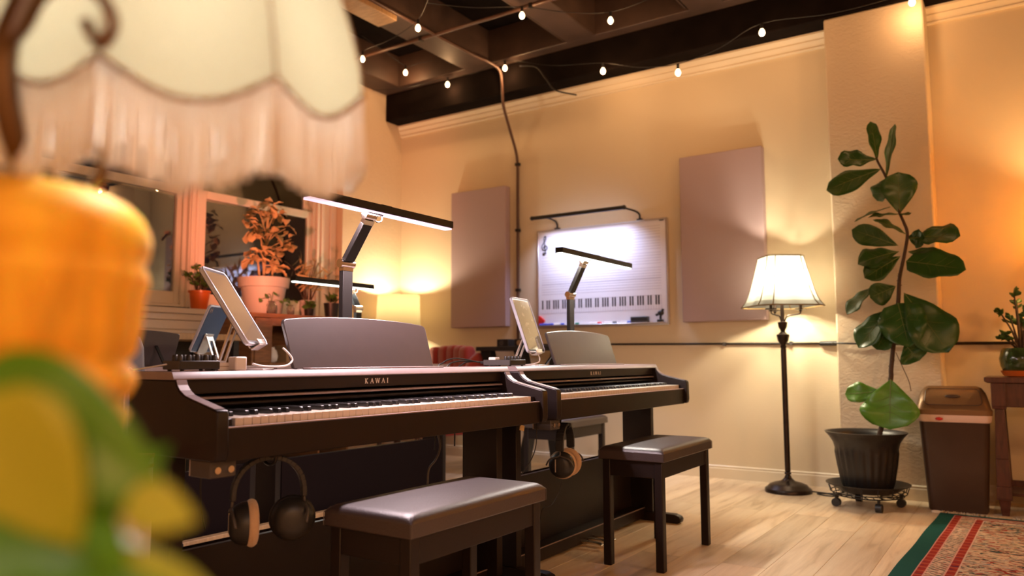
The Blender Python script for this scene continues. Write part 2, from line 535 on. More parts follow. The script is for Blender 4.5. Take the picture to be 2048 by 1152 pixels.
# ------------------------------------------------------------ mesh builder
class MB:
    def __init__(self):
        self.b = bmesh.new()

    def box(self, lo, hi):
        x0, y0, z0 = lo
        x1, y1, z1 = hi
        v = [self.b.verts.new(p) for p in ((x0, y0, z0), (x1, y0, z0), (x1, y1, z0), (x0, y1, z0),
                                           (x0, y0, z1), (x1, y0, z1), (x1, y1, z1), (x0, y1, z1))]
        for f in ((3, 2, 1, 0), (4, 5, 6, 7), (0, 1, 5, 4), (1, 2, 6, 5), (2, 3, 7, 6), (3, 0, 4, 7)):
            self.b.faces.new([v[i] for i in f])
        return self

    def obox(self, c, ax, ay, az, sx, sy, sz):
        c = Vector(c)
        ax, ay, az = Vector(ax).normalized(), Vector(ay).normalized(), Vector(az).normalized()
        v = []
        for k in (-1, 1):
            for i, j in ((-1, -1), (1, -1), (1, 1), (-1, 1)):
                v.append(self.b.verts.new(c + ax * (i * sx / 2) + ay * (j * sy / 2) + az * (k * sz / 2)))
        for f in ((3, 2, 1, 0), (4, 5, 6, 7), (0, 1, 5, 4), (1, 2, 6, 5), (2, 3, 7, 6), (3, 0, 4, 7)):
            self.b.faces.new([v[i] for i in f])
        return self

    def bar(self, p, q, wx, wz, side=(1, 0, 0)):
        p, q = Vector(p), Vector(q)
        d = (q - p).normalized()
        s = Vector(side)
        s = (s - d * s.dot(d)).normalized()
        n = d.cross(s)
        return self.obox((p + q) / 2, s, n, d, wx, wz, (q - p).length)

    def prism(self, poly, axis, a, b):
        # poly in the two other axes (order x,y,z minus axis); extruded along axis a..b
        def P(u, v, t):
            return {'x': (t, u, v), 'y': (u, t, v), 'z': (u, v, t)}[axis]
        A = [self.b.verts.new(P(u, v, a)) for u, v in poly]
        B = [self.b.verts.new(P(u, v, b)) for u, v in poly]
        n = len(poly)
        self.b.faces.new(A[::-1])
        self.b.faces.new(B)
        for i in range(n):
            self.b.faces.new((A[i], A[(i + 1) % n], B[(i + 1) % n], B[i]))
        return self

    def lathe(self, prof, c=(0, 0, 0), seg=24, flute=0, famp=0.0, frange=None, cap=True):
        rings = []
        for r, z in prof:
            ring = []
            for i in range(seg):
                a = 2 * PI * i / seg
                rr = r
                if flute and (frange is None or frange[0] <= z <= frange[1]):
                    rr = r * (1 + famp * math.cos(a * flute))
                ring.append(self.b.verts.new((c[0] + rr * math.cos(a), c[1] + rr * math.sin(a), c[2] + z)))
            rings.append(ring)
        for k in range(len(rings) - 1):
            for i in range(seg):
                j = (i + 1) % seg
                self.b.faces.new((rings[k][i], rings[k][j], rings[k + 1][j], rings[k + 1][i]))
        if cap:
            if prof[0][0] > 1e-5:
                self.b.faces.new(rings[0][::-1])
            if prof[-1][0] > 1e-5:
                self.b.faces.new(rings[-1])
        return self

    def cyl(self, p, q, r, r2=None, seg=16):
        return self.tube([p, q], r, seg, r2)

    def tube(self, pts, r, seg=8, r2=None, closed=False):
        pts = [Vector(p) for p in pts]
        n = len(pts)
        rings = []
        ref = None
        for i, p in enumerate(pts):
            if closed:
                t = pts[(i + 1) % n] - pts[i - 1]
            else:
                t = pts[min(i + 1, n - 1)] - pts[max(i - 1, 0)]
            t.normalize()
            if ref is None:
                ref = Vector((0, 0, 1)) if abs(t.z) < 0.9 else Vector((1, 0, 0))
            s = (ref - t * ref.dot(t))
            if s.length < 1e-4:
                s = t.orthogonal()
            s.normalize()
            ref = s
            u = t.cross(s)
            rr = r if r2 is None else r + (r2 - r) * i / (n - 1)
            rings.append([self.b.verts.new(p + s * (rr * math.cos(2 * PI * k / seg)) + u * (rr * math.sin(2 * PI * k / seg))) for k in range(seg)])
        m = n if closed else n - 1
        for i in range(m):
            A, B = rings[i], rings[(i + 1) % n]
            for k in range(seg):
                self.b.faces.new((A[k], A[(k + 1) % seg], B[(k + 1) % seg], B[k]))
        if not closed:
            self.b.faces.new(rings[0][::-1])
            self.b.faces.new(rings[-1])
        return self

    def ball(self, c, r, sx=1, sy=1, sz=1, u=12, v=8):
        r_ = bmesh.ops.create_uvsphere(self.b, u_segments=u, v_segments=v, radius=r)
        for q in r_['verts']:
            q.co = Vector((q.co.x * sx + c[0], q.co.y * sy + c[1], q.co.z * sz + c[2]))
        return self

    def grid(self, fn, nu, nv, thick=None):
        V = [[self.b.verts.new(fn(i / nu, j / nv)) for j in range(nv + 1)] for i in range(nu + 1)]
        for i in range(nu):
            for j in range(nv):
                self.b.faces.new((V[i][j], V[i + 1][j], V[i + 1][j + 1], V[i][j + 1]))
        return self

    def build(self, name, m, parent=None, smooth=False, bevel=0.0, bseg=2, solid=0.0, sub=0, loc=None, auto=None):
        b = self.b
        bmesh.ops.recalc_face_normals(b, faces=b.faces)
        me = bpy.data.meshes.new(name)
        b.to_mesh(me)
        b.free()
        if isinstance(m, (list, tuple)):
            for q in m:
                me.materials.append(q)
        else:
            me.materials.append(m)
        o = bpy.data.objects.new(name, me)
        COL.objects.link(o)
        if smooth:
            for p in me.polygons:
                p.use_smooth = True
        if solid:
            s = o.modifiers.new('solid', 'SOLIDIFY')
            s.thickness = solid
            s.offset = 0
        if bevel:
            bv = o.modifiers.new('bevel', 'BEVEL')
            bv.width = bevel
            bv.segments = bseg
            bv.limit_method = 'ANGLE'
            bv.angle_limit = math.radians(40)
            for p in me.polygons:
                p.use_smooth = True
            me.set_sharp_from_angle(angle=math.radians(50)) if hasattr(me, 'set_sharp_from_angle') else None
        if sub:
            s = o.modifiers.new('sub', 'SUBSURF')
            s.levels = sub
            s.render_levels = sub
        if smooth and auto:
            me.set_sharp_from_angle(angle=math.radians(auto))
        if parent:
            o.parent = parent
        if loc is not None:
            o.location = loc
        return o


def tag(o, label, cat, group=None, kind=None):
    o['label'] = label
    o['category'] = cat
    if group:
        o['group'] = group
    if kind:
        o['kind'] = kind
    return o


def thing(name, label, cat, loc=(0, 0, 0), rz=0.0, group=None):
    o = bpy.data.objects.new(name, None)
    o.empty_display_size = 0.1
    COL.objects.link(o)
    o.location = loc
    o.rotation_euler = (0, 0, rz)
    return tag(o, label, cat, group)


def struct(o):
    o['kind'] = 'structure'
    return o


def kids(o):
    return [c for c in bpy.data.objects if c.parent == o]


def dup(root, loc, rz, label, keep_group=True):
    ch = {}
    for c in bpy.data.objects:
        if c.parent:
            ch.setdefault(c.parent.name, []).append(c)
    r = root.copy()
    COL.objects.link(r)
    r.location = loc
    r.rotation_euler = (0, 0, rz)
    r['label'] = label

    def rec(src, dst):
        for c in ch.get(src.name, []):
            k = c.copy()
            COL.objects.link(k)
            k.parent = dst
            rec(c, k)
    rec(root, r)
    return r


def arc(c, r, a0, a1, n, plane='xz'):
    out = []
    for i in range(n + 1):
        a = a0 + (a1 - a0) * i / n
        u, v = r * math.cos(a), r * math.sin(a)
        out.append({'xz': (c[0] + u, c[1], c[2] + v), 'yz': (c[0], c[1] + u, c[2] + v), 'xy': (c[0] + u, c[1] + v, c[2])}[plane])
    return out


def smoothpts(pts, n=6):
    P = [Vector(p) for p in pts]
    out = []
    for i in range(len(P) - 1):
        a, b, c, d = P[max(i - 1, 0)], P[i], P[i + 1], P[min(i + 2, len(P) - 1)]
        for k in range(n):
            t = k / n
            out.append(0.5 * ((2 * b) + (c - a) * t + (2 * a - 5 * b + 4 * c - d) * t * t + (3 * b - a - 3 * c + d) * t ** 3))
    out.append(P[-1])
    return out


def leaf_grid(mb, base, tip, width, normal, shape='obovate', curl=0.15, fold=0.12, nu=8, nv=4, wave=0.0, seed=0):
    base, tip = Vector(base), Vector(tip)
    L = (tip - base)
    ln = L.length
    t = L.normalized()
    n = Vector(normal)
    n = (n - t * n.dot(t))
    if n.length < 1e-4:
        n = t.orthogonal()
    n.normalize()
    s = t.cross(n)
    rnd = random.Random(seed)
    ph = rnd.random() * 6

    def wprof(q):
        if shape == 'obovate':
            return (math.sin(PI * min(1, q ** 1.45)) ** 0.52) * (0.6 + 0.4 * min(1, q * 1.6)) if 0 < q < 1 else 0.0
        if shape == 'round':
            return math.sin(PI * q ** 0.85) ** 0.5 if 0 < q < 1 else 0.0
        if shape == 'heart':
            return (math.sin(PI * q ** 0.62) ** 0.8) if 0 < q < 1 else 0.0
        if shape == 'lance':
            return math.sin(PI * q ** 0.8) if 0 < q < 1 else 0.0
        return math.sin(PI * q) ** 0.7 if 0 < q < 1 else 0.0

    def f(u, v):
        wv = wprof(u) * width / 2
        x = (v - 0.5) * 2
        z = -curl * ln * (u - 0.35) ** 2 + fold * wv * abs(x) ** 1.3
        if wave:
            z += wave * wv * math.sin(u * 14 + ph + (2 if x > 0 else 0)) * abs(x)
        return base + t * (ln * u) + s * (x * wv) + n * z
    mb.grid(f, nu, nv)
    return mb

# ------------------------------------------------------------ the room
XL, YF = -4.87, 5.42
fl = MB()
fl.box((-5.15, -3.5, -0.06), (3.0, 5.6, -0.014))
fl.box((-5.15, -3.5, -0.014), (3.0, 2.0, 0))
fl.box((0.98, 2.0, -0.014), (3.0, 5.6, 0))
floor = struct(fl.build('floor', M_FLOOR))
PW = 0.18
n = 0
meshes = {}
for i in range(33):
    x = -4.96 + i * PW
    y = 2.0 - random.choice((0.0, 0.3, 0.6, 0.9))
    while y < 5.42:
        a, b = max(y, 2.0), min(y + 1.2, 5.42)
        if b - a > 0.02:
            key = round(b - a, 2)
            if key not in meshes:
                o = MB().box((-PW / 2 + 0.0004, 0.0006, -0.012), (PW / 2 - 0.0004, key - 0.0006, 0.0)).build('plank', M_FLOOR, floor, bevel=0.001, bseg=1)
                meshes[key] = o
            else:
                o = meshes[key].copy()
                COL.objects.link(o)
            o.location = (x, a, 0)
        y += 1.2

wl = MB()
wl.box((-5.15, -3.5, 0), (XL, 4.67, 1.16))
wl.box((-5.15, 4.67, 0), (XL, YF, 3.6))
wl.box((-5.15, -3.5, 2.95), (XL, 4.67, 3.6))
wl.box((-5.15, -3.5, 1.16), (XL, 2.06, 2.95))
wl.box((-5.15, 4.50, 1.16), (-4.985, 4.67, 2.95))
wall_left = struct(wl.build('wall_left', M_PLASTER))
struct(MB().box((-5.3, YF, 0), (3.2, 5.6, 3.6)).build('wall_far', M_WALL))
struct(MB().box((3.0, -3.5, 0), (3.2, YF, 3.6)).build('wall_right', M_WALL))
struct(MB().box((-5.3, -3.7, 0), (3.2, -3.5, 3.6)).build('wall_back', M_WALL))
struct(MB().box((-0.99, 5.192, 0), (-0.41, YF, 3.0575)).build('wall_column', M_PLASTER, bevel=0.012, bseg=2))
ceil = struct(MB().box((-5.3, -3.7, 3.6), (3.2, 5.6, 3.7)).build('ceiling', M_CEIL))
for k in range(8):
    x = -4.87 + k * 1.002
    j = MB().box((x, -3.5, 3.31), (x + 0.25, 5.1, 3.6)).build('joist', M_JOIST, ceil, bevel=0.006, bseg=1)
    r = MB().box((x - 0.035, -3.5, 3.33), (x - 0.02, 5.09, 3.345)).build('joist_rod', M_JOIST, ceil)
MB().box((-4.87, 5.09, 3.31), (3.0, 5.42, 3.6)).build('header_board', M_JOIST, ceil, bevel=0.006, bseg=1)
MB().box((-4.87, 5.19, 3.058), (3.0, 5.42, 3.31)).build('beam', M_CEIL, ceil, bevel=0.008, bseg=1)

prof = [(5.42, 2.955), (5.404, 2.955), (5.400, 2.965), (5.404, 2.972), (5.398, 2.985), (5.384, 3.008), (5.388, 3.014), (5.380, 3.024),
        (5.362, 3.045), (5.362, 3.058), (5.42, 3.058)]
for i, (a, b) in enumerate(((XL, -0.99), (-0.41, 3.0))):
    struct(MB().prism(prof, 'x', a, b).build('trim_%d' % (i + 1), M_TRIM))
bprof = [(5.42, 0), (5.404, 0), (5.404, 0.068), (5.408, 0.074), (5.406, 0.084), (5.412, 0.09), (5.42, 0.09)]
bb = MB()
for a, b in ((XL, -0.99), (-0.41, 3.0)):
    bb.prism(bprof, 'x', a, b)
bb.prism([(y - 0.23, z) for y, z in bprof], 'x', -1.002, -0.398)
struct(bb.build('baseboard_far', M_TRIM))

# windows in the left wall
sill = struct(MB().box((-5.06, 2.06, 1.16), (-4.835, 4.50, 1.2)).build('trim_3', M_WIN, bevel=0.006))
ap = MB()
ap.box((XL, -0.5, 1.116), (-4.852, 4.66, 1.159))
ap.box((XL, -0.5, 1.052), (-4.858, 4.66, 1.112))
ap.box((XL, -0.5, 0.90), (-4.862, 4.66, 1.048))
struct(ap.build('trim_4', M_WIN, bevel=0.003, bseg=1))
mu = MB()
mu.box((-5.08, 3.262, 1.2), (-4.955, 3.345, 2.95))
mu.box((-4.955, 3.272, 1.2), (-4.945, 3.292, 2.95))
mu.box((-4.955, 3.312, 1.2), (-4.945, 3.335, 2.95))
mu.box((-5.08, 4.472, 1.2), (-4.965, 4.51, 2.95))
mu.box((-4.985, 4.51, 1.2), (-4.955, 4.60, 2.95))
mu.box((-4.985, 4.60, 1.2), (-4.940, 4.668, 2.95))
struct(mu.build('trim_5', M_WIN, bevel=0.004, bseg=1))


def window(nm, y0, y1, sl, sr):
    f = MB()
    f.box((-5.10, y0, 1.2), (-4.985, y0 + 0.03, 2.95))
    f.box((-5.10, y1 - 0.03, 1.2), (-4.985, y1, 2.95))
    f.box((-5.10, y0 + 0.03, 2.9), (-4.985, y1 - 0.03, 2.95))
    f.box((-5.10, y0 + 0.03, 1.2), (-4.985, y1 - 0.03, 1.235))
    root = struct(f.build(nm, M_WIN, bevel=0.003, bseg=1))
    for nm2, z0, z1, x0, x1, bot, top in (('upper_sash', 2.03, 2.9, -5.085, -5.05, 0.065, 0.05), ('lower_sash', 1.235, 2.095, -5.045, -5.005, 0.09, 0.06)):
        s = MB()
        a, b = y0 + 0.03, y1 - 0.03
        s.box((x0, a, z0), (x1, a + sl, z1))
        s.box((x0, b - sr, z0), (x1, b, z1))
        s.box((x0, a + sl, z0), (x1, b - sr, z0 + bot))
        s.box((x0, a + sl, z1 - top), (x1, b - sr, z1))
        so = s.build(nm2, M_WIN, root, bevel=0.003, bseg=1)
        MB().box(((x0 + x1) / 2 - 0.002, a + sl, z0 + bot), ((x0 + x1) / 2 + 0.002, b - sr, z1 - top)).build('pane', M_GLASS, so)
    return root


window('window_1', 2.06, 3.262, 0.05, 0.04)
window('window_2', 3.345, 4.472, 0.055, 0.045)


# ------------------------------------------------------------ digital pianos
def make_piano(label, group):
    t = thing('digital_piano', label, 'piano', group=group)
    armp = [(-0.358, 0.612), (0.010, 0.612), (0.016, 0.630), (0.014, 0.716), (0.010, 0.726), (0.0, 0.7285), (-0.04, 0.7375), (-0.085, 0.7475),
            (-0.118, 0.756), (-0.138, 0.767), (-0.150, 0.779), (-0.156, 0.7912), (-0.358, 0.7912)]
    for s in (-1, 1):
        a, b = sorted((s * 0.646, s * 0.678))
        sa = MB().prism(armp, 'y', a, b).build('side_arm', M_PIANO, t, bevel=0.0035, bseg=2)
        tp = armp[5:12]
        MB().prism([(x + 0.0006, z + 0.0008) for x, z in tp] + [(x - 0.002, z - 0.002) for x, z in tp[::-1]], 'y', a + 0.003, b - 0.003).build('arm_lit_edge', M_PIANOLIT, sa)  # thin pale strip paints lamp light on the arm top
    MB().prism([(-0.36, 0.7916), (-0.160, 0.7916), (-0.159, 0.7935), (-0.168, 0.8095), (-0.171, 0.8108), (-0.36, 0.8108)], 'y', -0.680, 0.680).build('lid', M_PIANOLIT, t, bevel=0.003)
    MB().box((-0.345, -0.645, 0.6115), (-0.0205, 0.645, 0.664)).build('key_bed', M_PIANO, t)
    ks = MB().box((-0.020, -0.645, 0.609), (0.0, 0.645, 0.684)).build('key_slip', M_PIANO, t, bevel=0.002)
    MB().box((-0.019, -0.644, 0.6842), (0.001, 0.644, 0.6865)).build('slip_highlight', M_SLIPHILITE, ks)  # pale strip paints the bright glint on the slip's top edge
    MB().box((-0.200, -0.645, 0.757), (-0.176, 0.645, 0.7914)).build('name_board', M_PIANO, t)
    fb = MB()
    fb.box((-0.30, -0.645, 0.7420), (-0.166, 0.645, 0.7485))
    fb.build('key_cover', M_PIANOLIT, t, bevel=0.002)
    MB().box((-0.30, -0.645, 0.7240), (-0.170, 0.645, 0.7340)).build('back_rail', M_PIANO, t, bevel=0.004)
    MB().box((-0.345, -0.645, 0.664), (-0.335, 0.645, 0.7914)).build('rear_board', M_PIANO, t)
    for s in (-1, 1):
        a, b = sorted((s * 0.613, s * 0.645))
        MB().box((-0.166, a, 0.6645), (-0.022, b, 0.704)).build('end_block', M_PIANO, t, bevel=0.002, bseg=1)
    # 88 keys
    wk = 1.222 / 52
    names = ['A', 'B', 'C', 'D', 'E', 'F', 'G']
    k0 = b0 = None
    for i in range(52):
        y = -0.611 + i * wk
        if k0 is None:
            k0 = MB().box((-0.165, 0.0006, 0.686), (-0.015, wk - 0.0006, 0.705)).build('white_key', M_WKEY, t, bevel=0.0008, bseg=1)
            o = k0
        else:
            o = k0.copy()
            COL.objects.link(o)
        o.location = (0, y, 0)
        nm = names[i % 7]
        if nm in 'ACDFG' and i < 51:
            off = {'A': 0.0012, 'C': -0.0012, 'D': 0.0012, 'F': -0.0016, 'G': 0}[nm]
            if b0 is None:
                b0 = MB()
                b0.prism([(-0.165, 0.7055), (-0.062, 0.7055), (-0.066, 0.7155), (-0.069, 0.7175), (-0.165, 0.7175)], 'y', -0.0048, 0.0048)
                b0 = b0.build('black_key', M_BKEY, t, bevel=0.0012, bseg=1)
                o = b0
            else:
                o = b0.copy()
                COL.objects.link(o)
            o.location = (0, y + wk + off, 0)
    # lettering on the name board
    lt = MB()

    def stroke(p, q, wd):
        (y0, z0), (y1, z1) = p, q
        lt.bar((-0.1755, y0, z0), (-0.1755, y1, z1), 0.0012, wd, (1, 0, 0))
    Z0, H = 0.7668, 0.0145
    th, tn = 0.0026, 0.0012

    def serif(y, z, w_=0.0052):
        stroke((y - w_ / 2, z), (y + w_ / 2, z), 0.0010)
    for ch, yc in zip('KAWAI', (-0.0445, -0.0205, 0.0035, 0.0275, 0.0465)):
        if ch == 'K':
            stroke((yc - 0.003, Z0), (yc - 0.003, Z0 + H), th)
            stroke((yc - 0.002, Z0 + H * 0.42), (yc + 0.005, Z0 + H), tn)
            stroke((yc - 0.0005, Z0 + H * 0.55), (yc + 0.0055, Z0), th)
            for q in (-0.003, 0.0055):
                serif(yc + q, Z0)
                serif(yc + q - (0.0007 if q > 0 else 0), Z0 + H)
        elif ch == 'A':
            stroke((yc - 0.0058, Z0), (yc, Z0 + H), tn)
            stroke((yc, Z0 + H), (yc + 0.0055, Z0), th)
            stroke((yc - 0.0035, Z0 + H * 0.35), (yc + 0.0035, Z0 + H * 0.35), 0.001)
            serif(yc - 0.0058, Z0, 0.0045)
            serif(yc + 0.0055, Z0, 0.0052)
        elif ch == 'W':
            for a, b, ww in ((-0.0085, -0.004, th), (0.0, 0.0045, th)):
                stroke((yc + a, Z0 + H), (yc + b, Z0), ww)
            for a, b in ((-0.004, 0.0), (0.0045, 0.0085)):
                stroke((yc + a, Z0), (yc + b, Z0 + H), tn)
            for q in (-0.0085, 0.0, 0.0085):
                serif(yc + q, Z0 + H, 0.0045)
        else:
            stroke((yc, Z0), (yc, Z0 + H), th)
            serif(yc, Z0)
            serif(yc, Z0 + H)
    lt.build('lettering', M_LETTER, t)
    # music desk
    poly = []
    hw0, hw1, hh = 0.297, 0.303, 0.157
    poly += [(-hw0, 0.0), (hw0, 0.0)]
    for k in range(6):
        a = PI / 2 * k / 5
        poly.append((hw1 - 0.016 + 0.016 * math.cos(a), hh - 0.030 + 0.016 * math.sin(a)))
    for k in range(1, 10):
        y = (hw1 - 0.016) * (1 - 2 * k / 10)
        poly.append((y, hh - 0.014 + 0.014 * (1 - (y / hw1) ** 2)))
    for k in range(6):
        a = PI / 2 + PI / 2 * k / 5
        poly.append((-(hw1 - 0.016) + 0.016 * math.cos(a), hh - 0.030 + 0.016 * math.sin(a)))
    md = MB()
    F_, B_ = [], []
    for y, h in poly:
        F_.append(md.b.verts.new((-0.218 - h * 0.34, 0.015 + y, 0.8135 + h)))
        B_.append(md.b.verts.new((-0.231 - h * 0.34, 0.015 + y, 0.8135 + h)))
    md.b.faces.new(F_)
    md.b.faces.new(B_[::-1])
    for i in range(len(poly)):
        j = (i + 1) % len(poly)
        md.b.faces.new((F_[i], B_[i], B_[j], F_[j]))
    mo = md.build('music_desk', M_DESK, t, bevel=0.002, bseg=2)
    MB().box((-0.222, -0.25, 0.811), (-0.186, 0.33, 0.8160)).build('desk_ledge', M_PIANOLIT, mo, bevel=0.0012, bseg=1)
    for s in (-1, 1):
        MB().bar((-0.335, 0.015 + s * 0.2, 0.812), (-0.262, 0.015 + s * 0.2, 0.90), 0.012, 0.006, (0, 1, 0)).build('desk_strut', M_BLACKMETAL, mo)
    # stand
    for s in (-1, 1):
        a, b = sorted((s * 0.628, s * 0.662))
        MB().box((-0.345, a, 0.045), (-0.180, b, 0.612)).build('side_panel', M_PIANO, t, bevel=0.002)
        a, b = sorted((s * 0.622, s * 0.668))
        MB().prism([(-0.36, 0), (-0.045, 0), (-0.030, 0.008), (-0.026, 0.024), (-0.034, 0.036), (-0.06, 0.045), (-0.36, 0.045)], 'y', a, b).build('foot', M_PIANO, t, bevel=0.003)
    MB().box((-0.322, -0.628, 0.062), (-0.302, 0.628, 0.353)).build('back_panel', M_PIANO, t, bevel=0.002)
    MB().box((-0.350, -0.627, 0.064), (-0.345, 0.627, 0.353)).build('rear_cover', M_BACK, t)
    MB().box((-0.350, -0.645, 0.62), (-0.3455, 0.645, 0.79)).build('rear_cover', M_BACK, t)
    pr = MB()
    pr.box((-0.335, -0.628, 0.012), (-0.225, 0.628, 0.062))
    pr = pr.build('pedal_rail', M_PIANO, t, bevel=0.002)
    MB().box((-0.2275, -0.627, 0.0625), (-0.2235, 0.627, 0.0665)).build('rail_lit_edge', M_PIANOLIT, pr)  # pale line paints the lit front edge of the rail
    for y in (-0.062, 0.0, 0.062):
        MB().prism([(-0.225, 0.030), (-0.15, 0.030), (-0.128, 0.026), (-0.118, 0.020), (-0.120, 0.016), (-0.150, 0.022), (-0.225, 0.022)], 'y', y - 0.013, y + 0.013).build('pedal', M_BRASS, t, bevel=0.003)
    hb = MB().box((-0.100, -0.668, 0.572), (-0.020, -0.600, 0.6115)).build('headphone_jack_box', M_GREYPL, t, bevel=0.003)
    for q in (-0.652, -0.618):
        MB().cyl((-0.021, q, 0.590), (-0.013, q, 0.590), 0.008, seg=12).build('jack', M_CHROME, hb)
    MB().box((-0.1005, -0.6685, 0.5735), (-0.0965, -0.6005, 0.610)).build('end_trim', M_ALU, hb)
    return t


PG = 'digital pianos'
piano = make_piano('black digital piano nearest the camera, fully lit keys, silver lettering', 'digital pianos in the front row')
piano.location = (-1.494, 1.7505, 0)
piano.rotation_euler = (0, 0, -0.0306)
dup(piano, (-1.478, 3.181, 0), 0.0, 'black digital piano farther along the row, its right end against the far wall')
p3 = dup(piano, (-3.41, 3.19, 0), PI, 'dark digital piano in the back row seen from behind, straight behind the front piano')
p4 = dup(piano, (-3.41, 1.75, 0), PI, 'dark digital piano in the back row, left one, behind the blue-backed tablet')
p3['group'] = p4['group'] = 'digital pianos in the back row'


# ------------------------------------------------------------ benches
def make_bench(label):
    t = thing('piano_bench', label, 'bench', group='piano benches')
    L, W_ = 0.594, 0.285
    c = MB()
    nx, ny = 20, 28

    def topz(u, v):
        e = min(u, 1 - u, 0.5) * 2
        f = min(v, 1 - v, 0.5) * 2
        return 0.462 + 0.019 * (1 - (1 - min(1, e * 5)) ** 2) ** 0.5 * (1 - (1 - min(1, f * 10)) ** 2) ** 0.5 + 0.005 * math.sin(PI * u) * math.sin(PI * v)
    hx, hy = W_ / 2, L / 2
    c.box((-hx, -hy, 0.428), (hx, hy, 0.462))
    c.b.faces.ensure_lookup_table()
    topf = max(c.b.faces, key=lambda f_: f_.calc_center_median().z)
    c.b.faces.remove(topf)
    def sm_(q):
        return 0.5 - 0.5 * math.cos(PI * q)
    V = [[c.b.verts.new((-hx + W_ * sm_(i / nx), -hy + L * sm_(j / ny), topz(sm_(i / nx), sm_(j / ny)))) for j in range(ny + 1)] for i in range(nx + 1)]
    for i in range(nx):
        for j in range(ny):
            c.b.faces.new((V[i][j], V[i + 1][j], V[i + 1][j + 1], V[i][j + 1]))
    cu = c.build('cushion', M_LEATHER, t, bevel=0.004, bseg=2)
    for p in cu.data.polygons:
        p.use_smooth = True
    st = MB()
    for sx, sy in ((1, 1), (1, -1), (-1, 1), (-1, -1)):
        st.tube([(sx * (hx + 0.0003), sy * (hy + 0.0003), 0.430), (sx * (hx + 0.0003), sy * (hy + 0.0003), 0.462), (sx * (hx - 0.012), sy * (hy - 0.012), 0.475)], 0.0012, 5)
    st.build('seam', M_LEATHER, cu)
    ax, ay = hx - 0.012, hy - 0.012
    for nm, lo, hi in (('apron_board', (-ax + 0.004, -ay + 0.03, 0.362), (-ax + 0.022, ay - 0.03, 0.428)), ('apron_board', (ax - 0.022, -ay + 0.03, 0.362), (ax - 0.004, ay - 0.03, 0.428)),
                       ('apron_board', (-ax + 0.03, -ay + 0.004, 0.362), (ax - 0.03, -ay + 0.022, 0.428)), ('apron_board', (-ax + 0.03, ay - 0.022, 0.362), (ax - 0.03, ay - 0.004, 0.428))):
        MB().box(lo, hi).build(nm, M_PIANO, t, bevel=0.002)
    for sx in (-1, 1):
        for sy in (-1, 1):
            x0, x1 = sorted((sx * ax, sx * (ax - 0.034)))
            y0, y1 = sorted((sy * ay, sy * (ay - 0.034)))
            MB().box((x0, y0, 0), (x1, y1, 0.428)).build('leg', M_PIANO, t, bevel=0.003)
    return t


bench = make_bench('black leather piano bench in the foreground, in front of the nearest piano')
bench.location = (-1.329, 1.663, 0)
dup(bench, (-1.359, 3.1925, 0), math.radians(1.0), 'black leather piano bench standing clear on the light wood floor')
dup(bench, (-2.42, 4.24, 0), 0, 'piano bench behind the second piano, seen through the gap under its keys')


# ------------------------------------------------------------ desk lamps (light bars)
def desk_lamp(label, base, dx, zj, zt, bar, led, z0=0.811):
    t = thing('desk_lamp', label, 'lamp', base, 0, 'light bar desk lamps')
    MB().box((-0.03, -0.035, z0), (0.03, 0.035, z0 + 0.012)).build('clamp', M_LAMPGREY, t, bevel=0.003)
    MB().box((-0.010, -0.0215, z0 + 0.012), (0.010, 0.0215, zj - 0.013)).build('post', M_LAMPGREY, t, bevel=0.002)
    jb = MB()
    jb.cyl((0, -0.030, zj), (0, 0.030, zj), 0.0145)
    jb.box((-0.0105, -0.022, zj - 0.024), (0.0105, 0.022, zj - 0.012))
    jb.build('lower_hinge', M_CHROME, t, smooth=True, auto=40)
    p, q = Vector((0, 0, zj)), Vector((dx, 0, zt - 0.010))
    d = (q - p).normalized()
    MB().bar(p + d * 0.014, q - d * 0.022, 0.043, 0.018, (0, 1, 0)).build('arm', M_LAMPGREY, t, bevel=0.002)
    tj = MB()
    tj.cyl((dx, -0.026, zt - 0.006), (dx, 0.022, zt - 0.006), 0.0125)
    tj.bar(q - d * 0.024, q - d * 0.008, 0.042, 0.0185, (0, 1, 0))
    tj.build('upper_hinge', M_CHROME, t, smooth=True, auto=40)
    MB().prism([(-0.012, zt - 0.006), (0.045, zt + 0.000), (0.07, zt + 0.012), (-0.012, zt + 0.012)], 'x', dx - 0.011, dx + 0.011).build('bracket', M_LAMPGREY, t, bevel=0.002)
    MB().tube(smoothpts([(dx, 0.020, zt - 0.014), (dx, 0.034, zt - 0.020), (dx, 0.054, zt - 0.014), (dx, 0.058, zt + 0.006)], 5), 0.0022, 6).build('cable_loop', M_CABLE, t, smooth=True)
    y0, y1 = bar
    hd = MB()
    hd.box((dx - 0.020, y0, zt + 0.012), (dx + 0.020, y1, zt + 0.036))
    hd.box((dx - 0.020, y0, zt + 0.0105), (dx - 0.016, y1, zt + 0.012))
    hd.box((dx + 0.016, y0, zt + 0.0105), (dx + 0.020, y1, zt + 0.012))
    hd.box((dx - 0.012, (y0 + y1) / 2 - 0.03, zt + 0.036), (dx + 0.012, (y0 + y1) / 2 + 0.02, zt + 0.0395))
    ho = hd.build('light_head', M_LAMPGREY, t, bevel=0.002)
    MB().box((dx - 0.0155, y0 + 0.004, zt + 0.0050), (dx + 0.0155, y1 - 0.004, zt + 0.0118)).build('diffuser', led, ho)
    return t


